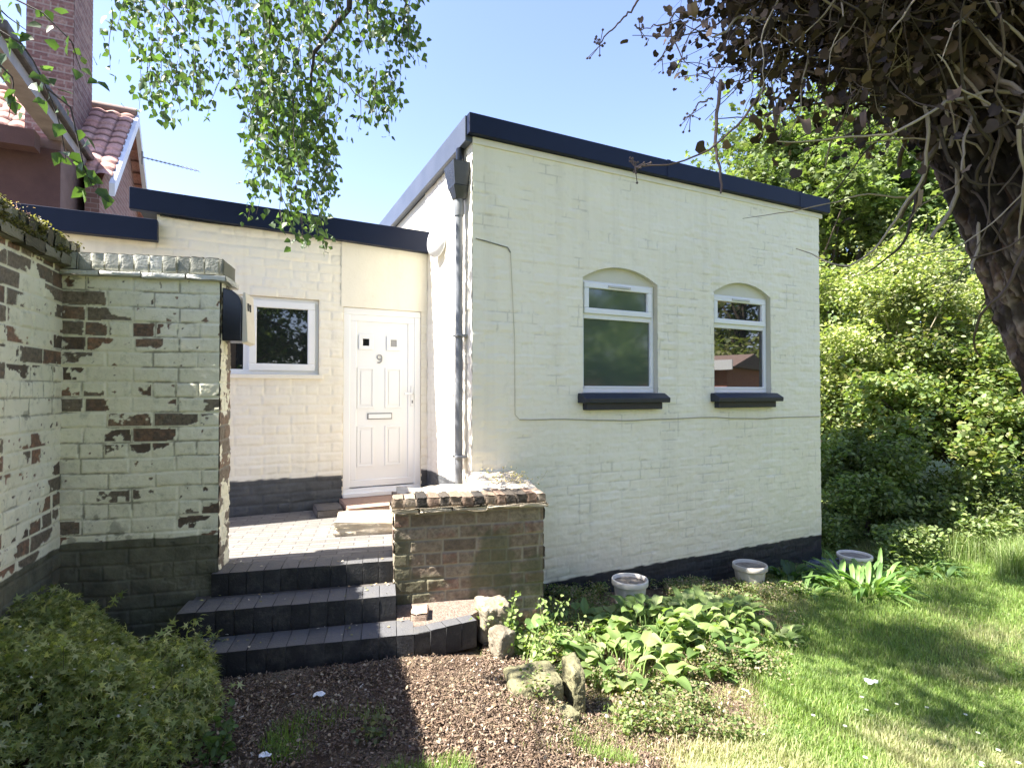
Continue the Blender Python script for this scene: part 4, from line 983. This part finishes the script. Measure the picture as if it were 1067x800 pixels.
# near spray at the far left
for pts in ([(-20, 20), (22, 45), (45, 90), (60, 130), (66, 168)], [(-20, -20), (40, 10), (70, 40), (80, 70)], [(45, 90), (70, 110), (85, 175), (95, 195)], [(-10, 60), (10, 80), (5, 120)], [(-20, -10), (0, 12), (22, 28)]):
    P = np.array([at(u, v, 2.5+.03*i) for i, (u, v) in enumerate(pts)]); t = np.linspace(0, len(P)-1, 10)
    P = np.stack([np.interp(t, np.arange(len(P)), P[:, k]) for k in range(3)], 1); nb.tube(P, np.linspace(.005, .0018, 10), 5, tc); twigleaves(P, .062, .028, .03, 1)
limb(nb, tr[6], at(-20, 0, 2.5), .03, .006, rng, .1, 8, 6, tc)
# overhead crown that dapples the lawn
rc = np.random.default_rng(77); kk = 0
while kk < 130:
    c_ = np.array([rc.uniform(-3.0, 2.6), rc.uniform(-1.2, 5.0), rc.uniform(6.2, 8.2)])
    if (c_[2]-.7-H)/max(c_[1]+.6, .1) < .86: continue
    # shadow landing point on the lawn; keep the bed before the wall in the sun
    sh = c_[:2]+np.array([.73, .23])*(c_[2]+.2)
    if sh[0] < 1.55+.25*(sh[1]-2.4) and sh[1] > 1.5: continue
    kk += 1; m_ = 230; v = rc.normal(size=(m_, 3)); v /= np.linalg.norm(v, axis=1)[:, None]
    LP.append(c_+v*(rc.uniform(0, 1, m_)**.4)[:, None]*np.array([.5, .5, .42])*rc.uniform(.7, 1.15)); LS.append(np.full(m_, .085)); LCb.append(np.zeros(m_))
    limb(nb, tr[rc.integers(6, 12)], c_, .009, .003, rc, .07, 7, 5, bc)
P = np.concatenate(LP); S_ = np.concatenate(LS)*rng.uniform(.65, 1.2, len(P)); br_ = np.concatenate(LCb)
d, n = frames(len(P), 0, rng); d[:, 2] -= .9; d /= np.linalg.norm(d, axis=1)[:, None]; n -= d*(n*d).sum(1)[:, None]; n /= np.linalg.norm(n, axis=1)[:, None]
cl = pal(len(P), [(.05, .09, .03), (.07, .12, .04), (.045, .075, .03), (.12, .18, .05)], rng, [.3, .35, .2, .15])
V, F, Cc = leaves(P, S_, 'birch', d, n, cl, .2, rng)
npmesh('leaves', V, F, M['leaf'], BI, Cc); nb.build('branches', M['stem'], BI)

# ============================================================ pots
def pot(x, y, zr, h, r, label, mat, soilr=.9):
    t = thing('flower_pot', label, 'flower pot', (x, y, zr-h), 'plastic flower pots along the house wall')
    n = 40; prof = [(.70, 0), (.74, .03), (.80, .35), (.88, .78), (.88, .80), (.97, .81), (1.0, .84), (1.0, .97), (.98, 1.0), (.92, 1.0), (.90, .97), (.88, .88)]
    V = []; F = []
    for k, (rr, zz) in enumerate(prof):
        for j in range(n):
            a_ = j*2*math.pi/n; fl_ = 1-.028*(j % 4 < 2)*(2 <= k <= 3); V.append((x+math.cos(a_)*r*rr*fl_, y+math.sin(a_)*r*rr*fl_, zr-h+h*zz))
    for k in range(len(prof)-1):
        for j in range(n): F.append((k*n+j, k*n+(j+1) % n, (k+1)*n+(j+1) % n, (k+1)*n+j))
    npmesh('pot', np.array(V), np.array(F), mat, t, smooth=False)
    a_ = np.linspace(0, 2*math.pi, 25); V = [(x, y, zr-.1*h)]+[(x+math.cos(q)*r*.885, y+math.sin(q)*r*.885, zr-.11*h) for q in a_]
    me = bpy.data.meshes.new('soil'); me.from_pydata(V, [], [(0, i, i+1) for i in range(1, 25)]); link('soil', me, mottled('dusty_compost', (.12, .10, .08), (.3, .26, .21), 18, .95, .8), t)
pot(1.12, 5.20, -.085, .30, .172, 'pale pinkish plant pot behind the broad leaved plant', M['potpink'])
pot(2.74, 6.30, -.29, .31, .19, 'stone coloured fluted pot standing against the dark plinth', M['plastic_pot'])
pot(4.48, 7.15, -.43, .26, .205, 'wide pot beyond the house corner, half hidden by strap leaves', M['potpink'])
# dark plastic sheet by the far corner
S, T = np.meshgrid(np.linspace(0, 1, 30), np.linspace(0, 1, 24)); Zs = fbm(S, T, 7, 4, 5)*.12
V = np.stack([3.85+S*.75, 6.95+T*.5, g(3.85+S*.75, 6.95+T*.5)-.03+Zs], -1).reshape(-1, 3); ii = np.arange(S.size).reshape(S.shape)
F = np.stack([ii[:-1, :-1], ii[:-1, 1:], ii[1:, 1:], ii[1:, :-1]], -1).reshape(-1, 4)
o = npmesh('plastic_sheet', V, F, M['film'], smooth=True); m = o.modifiers.new('thick', 'SOLIDIFY'); m.thickness = .004; tag(o, 'crumpled dark plastic sheet lying at the far corner of the house', 'plastic sheet')

# ============================================================ rocks and loose brick
def rock(x, y, z, sx, sy, sz, label, seed, rot=0, mat=None, name='rock', cat='rock', grp_='rockery stones at the edge of the bed'):
    rg = random.Random(seed); bm = bmesh.new(); c, s = math.cos(rot), math.sin(rot)
    for ax in (-1, 1):
        for ay in (-1, 1):
            for az in (-1, 1):
                for q in range(2): bm.verts.new((ax*sx*.5*rg.uniform(.6, 1), ay*sy*.5*rg.uniform(.6, 1), az*sz*.5*rg.uniform(.7, 1)))
    r_ = bmesh.ops.convex_hull(bm, input=bm.verts); bmesh.ops.delete(bm, geom=[v for v in bm.verts if not v.link_faces], context='VERTS')
    bmesh.ops.triangulate(bm, faces=bm.faces[:])
    for _ in range(4):
        es = [e for e in bm.edges if e.calc_length() > .022]
        if es: bmesh.ops.subdivide_edges(bm, edges=es, cuts=1); bmesh.ops.triangulate(bm, faces=bm.faces[:])
    for _ in range(7): bmesh.ops.smooth_vert(bm, verts=bm.verts[:], factor=.5, use_axis_x=True, use_axis_y=True, use_axis_z=True)
    bm.normal_update(); co = np.array([v.co[:] for v in bm.verts]); no = np.array([v.normal[:] for v in bm.verts])
    h = (fbm(co[:, 0]+seed, co[:, 1]+co[:, 2]*.8, 14, 4, seed)-.5)*.035+(fbm(co[:, 0]*1.0+co[:, 2], co[:, 1]-co[:, 2]*.6, 55, 3, seed+1)-.5)*.013
    co = co+no*h[:, None]
    for v, p in zip(bm.verts, co): v.co = (x+c*p[0]-s*p[1], y+s*p[0]+c*p[1], z+p[2])
    me = bpy.data.meshes.new(name); bm.to_mesh(me); bm.free()
    return tag(link(name, me, mat or M['stone']), label, cat, grp_)
mossy = mottled('mossy_stone', (.09, .085, .045), (.26, .24, .13), 9, .95, .9, 25, .02)
rock(-.15, 3.96, .04, .24, .28, .30, 'tall pale boulder at the corner of the low brick wall', 3, .3)
rock(-.07, 3.70, .0, .15, .18, .2, 'squared stone at the right end of the lowest step', 5, .6)
rock(.12, 3.22, -.06, .36, .34, .20, 'flat mossy slab stone half buried at the front of the bed', 8, .35, mossy)
rock(.37, 3.26, -.04, .11, .26, .28, 'upright dark edged stone at the right end of the rockery', 12, .2, mossy)
rock(.25, 3.02, -.13, .24, .17, .12, 'low mossy stone at the foot of the rockery edge', 15, .5, mossy)
lbk = NB(); roughbox(lbk, np.array([-.70, 3.80, 0]), nrm([.95, .1, 0]), nrm([.1, -.95, 0]), 0, .115, -.12, .06, .10, .165, (.36, .27, .21), .006, 4)
tag(lbk.build('loose_brick', M['brickcol']), 'broken brick piece lying at the foot of the low wall', 'brick')
# earth shelf between lowest step and low wall
sh = MB().prism([(-.76, 3.66), (-.62, 3.665), (-.28, 3.855), (-.05, 4.2), (-.86, 4.02)], -.05, .119).build('gravel', mottled('gritty_earth', (.16, .115, .09), (.33, .25, .2), 45, .95, 1, 80, .02)); tag(sh, kind='structure')
# litter
def scrap(x, y, s, label, seed, c='litter'):
    S, T = np.meshgrid(np.linspace(-1, 1, 8), np.linspace(-1, 1, 7)); Zs = fbm(S+seed, T, 1.4, 3, seed)*s*.9
    V = np.stack([x+S*s*(1-.3*T**2), y+T*s*.6*(1-.4*S), gf(x, y)+.012+Zs], -1).reshape(-1, 3); ii = np.arange(S.size).reshape(S.shape)
    F = np.stack([ii[:-1, :-1], ii[:-1, 1:], ii[1:, 1:], ii[1:, :-1]], -1).reshape(-1, 4)
    o = npmesh('paper_scrap', V, F, M[c]); m = o.modifiers.new('thick', 'SOLIDIFY'); m.thickness = .003; return tag(o, label, 'litter')
scrap(2.53, 3.86, .045, 'white paper scrap lying on the lawn', 3); scrap(-1.13, 2.52, .028, 'bluish white scrap on the dark earth left of the steps', 5); scrap(-1.06, 3.02, .034, 'long pale scrap just below the lowest step', 8)

# ============================================================ plants
def clump(name, label, cat, x, y, R_, N, L, W, cols, seed, stalk=.12, lift=(.2, 1.0), droop=1.2, group=None, z0=None, **kw):
    rng = np.random.default_rng(seed); nb = NB()
    for i in range(N):
        a_ = rng.uniform(0, 2*math.pi); q = R_*math.sqrt(rng.uniform(0, 1)); px, py = x+q*math.cos(a_), y+q*math.sin(a_)*.8
        st = stalk*rng.uniform(.3, 1.2)*(1.25-q/R_*.6) if stalk else 0
        bigleaf(nb, (px, py, gf(px, py)-.02 if z0 is None else z0), a_+rng.normal()*.7, L*rng.uniform(.55, 1.15), W*rng.uniform(.7, 1.15), rng.uniform(*lift), droop*rng.uniform(.5, 1.3), np.array(cols[rng.integers(len(cols))])*rng.uniform(.8, 1.2), rng, stalk=st, **kw)
    return tag(nb.build(name, M['leaf'], None, True), label, cat, group)
ghost = 'leafy plants in the bed along the house'
yg = [(.18, .26, .08), (.24, .32, .11), (.13, .20, .06), (.29, .35, .15)]
clump('hosta', 'large broad leaved plant at the front, its leaves nearest the rockery', 'plant', .78, 3.78, .36, 75, .16, .10, yg, 1, .17, group=ghost)
clump('hosta', 'broad leaved plant with the brightest leaves before the pale pinkish pot', 'plant', 1.1, 4.45, .42, 110, .165, .105, yg, 2, .2, group=ghost)
clump('hosta', 'broad leaved plant left of the fluted pot', 'plant', 1.85, 4.95, .45, 110, .16, .095, yg, 3, .17, group=ghost)
clump('hosta', 'lower broad leaved plant at the lawn side of the bed', 'plant', 1.45, 4.15, .38, 75, .13, .075, [(.10, .17, .045), (.13, .21, .06)], 4, .12, group=ghost)
clump('hosta', 'broad leaved clump in the middle of the bed behind the front one', 'plant', 1.45, 4.75, .4, 100, .15, .09, yg, 14, .19, group=ghost)
clump('hosta', 'small leaved clump at the right end of the bed beside the lawn', 'plant', 2.15, 4.7, .3, 50, .14, .08, yg, 15, .1, group=ghost)
clump('comfrey', 'pale green leafy plant in front of the low brick wall', 'plant', .12, 3.93, .22, 34, .19, .085, [(.2, .3, .1), (.26, .36, .13), (.15, .25, .08)], 5, .12, (.3, 1.2), 1.5, group=ghost)
clump('comfrey', 'low mixed leafy plant trailing along the plinth between the two nearer pots', 'plant', 2.1, 5.55, .4, 60, .13, .055, [(.16, .24, .08), (.22, .28, .11)], 16, .08, (.3, 1.2), 1.5, group=ghost)
clump('comfrey', 'leafy plant between the low wall and the pale pinkish pot', 'plant', .52, 4.45, .26, 36, .16, .07, [(.2, .3, .1), (.16, .25, .08)], 6, .12, (.3, 1.2), 1.5, group=ghost)
clump('strap_leaved_plant', 'arching strap leaved clump beside the far wide pot', 'plant', 4.1, 6.35, .42, 90, .46, .06, [(.12, .22, .06), (.17, .28, .08), (.21, .33, .1)], 7, 0, (.7, 1.35), 1.5, group=ghost, tip=1.1)
clump('strap_leaved_plant', 'small strap leaved clump right of the fluted pot', 'plant', 3.3, 6.15, .2, 26, .34, .055, [(.08, .15, .05), (.12, .2, .06)], 8, 0, (.6, 1.2), 1.5, group=ghost, tip=1.2)
clump('strap_leaved_plant', 'low leafy clump at the lawn edge under the bushes', 'plant', 5.3, 7.2, .5, 70, .3, .07, [(.1, .18, .06), (.14, .23, .08)], 9, 0, (.6, 1.2), 1.3, group=ghost, tip=1.2)
clump('foxglove', 'dark leafy plant against the plinth behind the pots', 'plant', 3.35, 6.62, .2, 24, .26, .10, [(.05, .1, .035), (.07, .13, .04)], 10, .1, (.5, 1.1), 1.2, group=ghost)

def blades(name, label, P, h, wdt, cols, seed, lean=.5, dryf=None, zz=None):
    rng = np.random.default_rng(seed); N = len(P); hh = h*rng.uniform(.45, 1.25, N); a_ = rng.uniform(0, 2*math.pi, N); f = np.stack([np.cos(a_), np.sin(a_), 0*a_], 1); r = np.stack([-f[:, 1], f[:, 0], 0*a_], 1)
    b_ = np.stack([P[:, 0], P[:, 1], (g(P[:, 0], P[:, 1]) if zz is None else zz)-.02], 1); ln = rng.uniform(.1, 1, N)[:, None]*lean; w_ = (wdt*rng.uniform(.6, 1.3, N))[:, None]; up = np.array([0, 0, 1.0])
    H_ = hh[:, None]; m1 = b_+up*H_*.5+f*H_*ln*.25; m2 = b_+up*H_*.8+f*H_*ln*.7; tp = b_+up*H_*.95+f*H_*ln*1.2
    V = np.stack([b_-r*w_*.5, b_+r*w_*.5, m1+r*w_*.45, m1-r*w_*.45, m2+r*w_*.3, m2-r*w_*.3, tp+r*w_*.05, tp-r*w_*.05], 1).reshape(-1, 3)
    F = (np.array([[0, 1, 2, 3], [3, 2, 4, 5], [5, 4, 6, 7]])[None]+(np.arange(N)*8)[:, None, None]).reshape(-1, 4)
    c = pal(N, cols, rng)*rng.uniform(.75, 1.25, (N, 1))
    if dryf is not None:
        dr = dryf(P[:, 0], P[:, 1])[:, None]; dr = np.clip(dr+rng.normal(size=dr.shape)*.18, 0, 1); c = c*(1-dr)+np.array([.44, .39, .25])*dr*rng.uniform(.8, 1.15, (N, 1))
    return tag(npmesh(name, V, F, M['leaf'], None, np.repeat(c, 8, 0)), label, 'grass', None, 'stuff')
def weeds(name, label, pts, size, cols, shape, seed, cat='weeds', hts=(.02, .2), mat='leaf', kind='stuff', jit=.25, stems=0, group=None):
    rng = np.random.default_rng(seed); N = len(pts); P = np.array(pts, float)
    h = rng.uniform(*hts, N); P3 = np.stack([P[:, 0], P[:, 1], g(P[:, 0], P[:, 1])+h], 1); d, n = frames(N, .7, rng)
    V, F, Cc = leaves(P3, size*rng.uniform(.5, 1.3, N), shape, d, n, pal(N, cols, rng), jit, rng)
    return tag(npmesh(name, V, F, M[mat], None, Cc), label, cat, group, kind)
rng = np.random.default_rng(44)
def scatter(N, x0, x1, y0, y1, f, rng=rng):
    x = rng.uniform(x0, x1, N*3); y = rng.uniform(y0, y1, N*3); k = rng.uniform(0, 1, N*3) < f(x, y); return np.stack([x[k], y[k]], 1)[:N]
bed = lambda x, y: sstep(.0, .25, x-(.0))*sstep(1.5+.62*(y-3), 1.1+.55*(y-3), x)*sstep(.42, .55, fbm(x, y, 2.5, 3, 12))
wt = thing
weeds('ground_weeds', 'tangle of small weeds and dry litter between the broad leaved plants', scatter(42000, -.1, 3.4, 3.0, 6.3, bed), .024, [(.14, .2, .06), (.2, .24, .09), (.26, .23, .12), (.09, .14, .04), (.3, .25, .17)], 'oval', 45, hts=(.0, .10))
blades('dry_tufts', 'short dry grass and moss covering the raised bed around the stones', scatter(26000, -.25, 2.6, 2.6, 5.2, lambda x, y: sstep(-.2, .1, x-.25*(3.4-y))*(1-lawnmask(x, y))*sstep(.38, .55, fbm(x, y, 3, 3, 19)), np.random.default_rng(5)), .035, .0035, [(.30, .32, .12), (.42, .38, .22), (.22, .28, .09), (.5, .44, .3)], 74, .9)
# weedy rim under the shrubs
weeds('nettles', 'low nettles and weeds along the foot of the bushes', scatter(38000, 4.6, 11, 6.9, 9.2, lambda x, y: sstep(6.9+.1*x-.5, 7.6, y)*sstep(.35, .5, fbm(x, y, 1.5, 3, 7))), .06, G_mid+G_yel[:1], 'oval', 46, hts=(.0, .5))

# geranium bush lower left
rng = np.random.default_rng(61)
def bush_h(x, y): return .41*np.clip(1.1-(((x+2.78)/1.20)**2+((y-2.62)/.84)**2)**.9-(fbm(x, y, 3.2, 4, 77)-.5)*1.3, 0, 1)**.5
N = 40000; x = rng.uniform(-3.4, -1.25, N); y = rng.uniform(1.7, 3.5, N); hh = bush_h(x, y)*(.45+1.1*fbm(x, y, 5.5, 4, 5)); k = (hh > .03)
x, y, hh = x[k], y[k], hh[k]; z = hh*np.where(rng.random(len(x)) < .6, rng.uniform(.82, 1.1, len(x)), rng.uniform(.1, 1, len(x)))
k = (x > -3.0+.3*(3.6-y)); x, y, z = x[k], y[k], z[k]
for q in range(150):     # stray shoots leaning out of the mass
    j = rng.integers(len(x)); m_ = 16; tt = np.linspace(0, 1, m_); a_ = rng.uniform(0, 6.28); L_ = rng.uniform(.06, .2)
    x = np.concatenate([x, x[j]+math.cos(a_)*L_*tt+rng.normal(size=m_)*.012]); y = np.concatenate([y, y[j]+math.sin(a_)*L_*tt+rng.normal(size=m_)*.012]); z = np.concatenate([z, z[j]+L_*.8*tt])
P = np.stack([x, y, z+g(x, y)], 1); d, n = frames(len(P), .45, rng)
gt = thing('geranium_bush', 'sprawling green cranesbill with tiny pale flowers, lower left beside the steps', 'plant', (-2.4, 2.6, 0))
V, F, Cc = leaves(P, .05*rng.uniform(.5, 1.4, len(P)), 'geranium', d, n, pal(len(P), [(.27, .31, .10), (.36, .38, .15), (.42, .43, .22), (.17, .21, .065), (.21, .25, .09)], rng), .25, rng)
npmesh('foliage', V, F, M['leaf'], gt, Cc)
nb = NB()
for i in range(420):
    j = rng.integers(len(P)); nb.tube([(P[j][0]*.7-2.45*.3, P[j][1]*.7+2.62*.3, 0), (P[j]+[0, 0, -.1])*[1, 1, 1], P[j]], [.003, .002, .0015], 4, (.12, .12, .05))
nb.build('stems', M['stem'], gt)
k = rng.choice(len(P), 230, replace=False); Pf = P[k]+[0, 0, .03]; Pf = Pf[z[k] > .1]; d, n = frames(len(Pf), 1.2, rng)
V, F, Cc = leaves(Pf, .017, 'palm', d, n, (.75, .7, .74), .1, rng); tag(npmesh('flowers', V, F, M['leaf'], gt, Cc), kind='stuff')

# small weed plants
def sprig(name, label, x, y, h, k, cols, seed, ls=.03, z0=None, lean=.3, cat='weed', group=None):
    rng = np.random.default_rng(seed); t = thing(name, label, cat, (x, y, gf(x, y) if z0 is None else z0), group); nb = NB(); LP = []
    for i in range(k):
        b_ = np.array([x+rng.normal()*.04, y+rng.normal()*.04, (gf(x, y) if z0 is None else z0)-.01]); tp = b_+[rng.normal()*lean*h, rng.normal()*lean*h, h*rng.uniform(.5, 1)]
        P_ = limb(nb, b_, tp, .003, .001, rng, .08, 6, 4, np.array(cols[0])*.9); m = int(8+h*60)
        q = P_[rng.integers(0, 6, m)]*1.0; LP.append(q+rng.normal(size=(m, 3))*.022)
    LP = np.concatenate(LP); d, n = frames(len(LP), .4, rng)
    V, F, Cc = leaves(LP, ls*rng.uniform(.5, 1.3, len(LP)), 'oval', d, n, pal(len(LP), cols, rng), .2, rng); npmesh('leaves', V, F, M['leaf'], t, Cc); tag(nb.build('stems', M['stem'], t), kind='stuff')
gp = 'small weeds in the beds'
sprig('tall_weed', 'spindly upright weed before the low brick wall', -.05, 3.86, .46, 5, [(.2, .28, .08), (.26, .33, .12)], 1, .035, lean=.25, group=gp)
sprig('tall_weed', 'bushy weed just right of the low wall corner', .28, 4.05, .34, 9, [(.2, .28, .08), (.26, .33, .12)], 2, .035, group=gp)
sprig('tall_weed', 'weed growing between stone edge and broad leaved plant', .5, 3.95, .25, 8, [(.16, .23, .07), (.24, .3, .12)], 3, .03, group=gp)
sprig('dry_weed', 'straw coloured weed tuft growing on top of the low wall', -.05, 4.62, .15, 16, [(.5, .42, .25), (.6, .5, .32), (.42, .4, .2)], 4, .018, .90, .7, group=gp)
sprig('leafy_weed', 'light green weed growing behind the mossy slab stone', .16, 3.5, .2, 9, [(.22, .3, .09), (.28, .34, .14)], 31, .04, group=gp)
sprig('leafy_weed', 'pale weed growing beside the squared stone', .06, 3.72, .16, 9, [(.2, .28, .08), (.3, .34, .14)], 32, .04, group=gp)
sprig('leafy_weed', 'small weed at the foot of the rockery on the lawn side', .62, 3.05, .12, 9, [(.16, .22, .07), (.26, .3, .12)], 33, .03, group=gp)
sprig('ragged_weed', 'dark weed in the bare earth beside the cranesbill', -1.35, 2.55, .17, 7, [(.07, .12, .035), (.1, .16, .05)], 5, .045, group=gp)
sprig('ragged_weed', 'small thistly weed in the middle of the bare earth', -.68, 2.68, .09, 8, [(.1, .13, .05), (.16, .17, .07)], 6, .03, group=gp)
sprig('pink_sedum', 'tiny pinkish plants on the garden wall coping', -2.83, 3.05, .05, 10, [(.5, .3, .24), (.3, .3, .12)], 7, .012, 2.70, .6, group=gp)

# ============================================================ grass
rng = np.random.default_rng(70)
inview = lambda x, y: (x < 1.02*y+.5)
def dens(x, y): return lawnmask(x, y)*inview(x, y)*np.clip(.35+1.3*(fbm(x, y, 2.2, 4, 33)-.32), .12, 1)*sstep(9.5, 8, y)
lp1 = scatter(95000, .4, 4.2, 2.2, 4.3, dens, rng); lp2 = scatter(110000, .8, 8.5, 4.2, 9, dens, rng)
dry = lambda x, y: sstep(.50, .72, fbm(x, y, 1.1, 4, 91))*.6+(1-lawnmask(x, y))*.45
gc = [(.15, .25, .05), (.20, .30, .065), (.25, .34, .09), (.12, .20, .04)]
blades('lawn_grass', 'short patchy lawn grass, green with dry straw patches', np.concatenate([lp1, lp2]), .055, .0042, gc, 71, .7, dry)
blades('grass_tuft', 'brighter grass tufts on the bare ground at the bottom edge', scatter(16000, -1.2, .8, 2.2, 3.3, lambda x, y: sstep(.56, .66, fbm(x, y, 2.6, 3, 17))*sstep(3.0, 2.5, y)), .06, .0035, [(.16, .24, .05), (.2, .28, .07)], 72, .6)
blades('tall_grass', 'tall pale seeding grass at the far right edge of the lawn', scatter(14000, 5.4, 9.5, 6.9, 8.6, lambda x, y: sstep(5.6, 6.6, x)*sstep(.35, .5, fbm(x, y, 1.5, 2, 3))), .38, .005, [(.2, .28, .09), (.32, .36, .17), (.15, .22, .07)], 73, .8)
weeds('lawn_clover', 'small round leaved weeds growing through the lawn', scatter(9000, .9, 7, 2.3, 8, lambda x, y: lawnmask(x, y)*inview(x, y)*sstep(.5, .62, fbm(x, y, 3, 3, 66)), rng), .018, [(.12, .2, .05), (.18, .27, .08), (.08, .14, .035)], 'oval', 75, hts=(.01, .045))
# daisies
rng = np.random.default_rng(80)
for (x, y) in [(x_, y_) for x_, y_ in zip(rng.uniform(1.25, 3.1, 60), rng.uniform(2.45, 3.7, 60)) if fbm(x_, y_, 1.2, 2, 4) > .42][:26]:
    nb = NB(); z = gf(x, y)+.045; a_ = np.arange(9)*2*math.pi/9
    for q in a_:
        u_ = np.array([math.cos(q), math.sin(q), .15]); r_ = np.array([-math.sin(q), math.cos(q), 0])*.0025; c_ = np.array([x, y, z]); nb.add(np.array([c_-r_, c_+r_, c_+u_*.011+r_, c_+u_*.011-r_]), [[0, 1, 2, 3]], (.85, .85, .82))
    nb.tube([(x, y, z-.05), (x, y, z)], [.001, .001], 4, (.1, .15, .04)); nb.tube([(x, y, z), (x, y, z+.004)], [.003, .001], 6, (.6, .45, .05))
    tag(nb.build('daisy', M['leaf']), 'tiny white daisy flower open in the lawn grass', 'flower', 'daisies scattered in the lawn')

# ============================================================ bark mulch, dead leaves and grit on the bare earth
rng = np.random.default_rng(90)
dm = lambda x, y: (1-lawnmask(x, y))*np.clip(.45+(fbm(x, y, 2, 3, 5)-.3)*1.4, 0, 1)*(1-.7*sstep(.2, 1.2, x))*(y < 3.4+.25*(x+1)+(x > -.2)*3)
def chips(name, label, P, size, cols, seed, asp=.45, kind='stuff'):
    rng = np.random.default_rng(seed); N = len(P); P3 = np.stack([P[:, 0], P[:, 1], g(P[:, 0], P[:, 1])+rng.uniform(-.012, .016, N)], 1)
    d, n = frames(N, 1.0, rng); x = np.cross(d, n); s = (size*(rng.uniform(.5, 1.15, N)**3*1.9))[:, None]; t_ = s*.16
    V = np.stack([P3-d*s*.5-x*s*asp*.5, P3-d*s*.5+x*s*asp*.5, P3+d*s*.5+x*s*asp*.35, P3+d*s*.5-x*s*asp*.4], 1); V = np.concatenate([V-n[:, None]*t_[:, None]*.5, V+n[:, None]*t_[:, None]*.5], 1)
    f = np.array([[3, 2, 1, 0], [4, 5, 6, 7], [0, 1, 5, 4], [1, 2, 6, 5], [2, 3, 7, 6], [3, 0, 4, 7]])
    F = (f[None]+(np.arange(N)*8)[:, None, None]).reshape(-1, 4); c = pal(N, cols, rng)*rng.uniform(.7, 1.3, (N, 1))
    return tag(npmesh(name, V.reshape(-1, 3), F, M['debris'], None, np.repeat(c, 8, 0)), label, 'mulch', None, kind)
chips('bark_mulch', 'reddish brown bark chips and grit covering the bare earth', scatter(90000, -2.2, 2.6, 2.1, 5.2, dm, rng), .0085, [(.13, .085, .055), (.18, .12, .08), (.09, .06, .042), (.25, .185, .135), (.19, .135, .10)], 91, .32)
weeds('dead_leaves', 'small curled dead leaves lying over the bare earth', scatter(7000, -2.2, 2.8, 2.1, 5.2, dm, rng), .02, [(.22, .16, .10), (.30, .23, .15), (.15, .10, .07), (.36, .29, .2)], 'oval', 93, 'leaf litter', (0, .02), 'debris')
chips('pale_debris', 'pale flakes and dead leaf bits strewn over the earth', scatter(900, -2.2, 2.6, 2.1, 5.2, dm, rng), .010, [(.5, .45, .38), (.38, .3, .2), (.55, .5, .45), (.3, .2, .11)], 92, .6)
# leaf litter on steps and slab
nbp = []
for i in range(70):
    s_ = rng.choice(3); 
    f0, f1, z_ = (((-2.09, 3.80), (-.9, 4.08), .42), ((-2.1, 3.47), (-.85, 3.77), .275), ((-1.9, 3.25), (-.66, 3.53), .12))[s_]
    t_ = rng.random(); px = f0[0]+(f1[0]-f0[0])*t_; py = f0[1]+(f1[1]-f0[1])*t_+rng.uniform(.05, .3); nbp.append((px, py, z_+.006))
nbp = np.array(nbp); d, n = frames(len(nbp), 4, rng)
V, F, Cc = leaves(nbp, .022*rng.uniform(.5, 1.3, len(nbp)), 'oval', d, n, pal(len(nbp), [(.5, .45, .35), (.3, .22, .12), (.2, .2, .08)], rng), .2, rng)
tag(npmesh('leaf_litter', V, F, M['debris'], None, Cc), 'small dry leaves scattered on the dark steps', 'leaf litter', None, 'stuff')
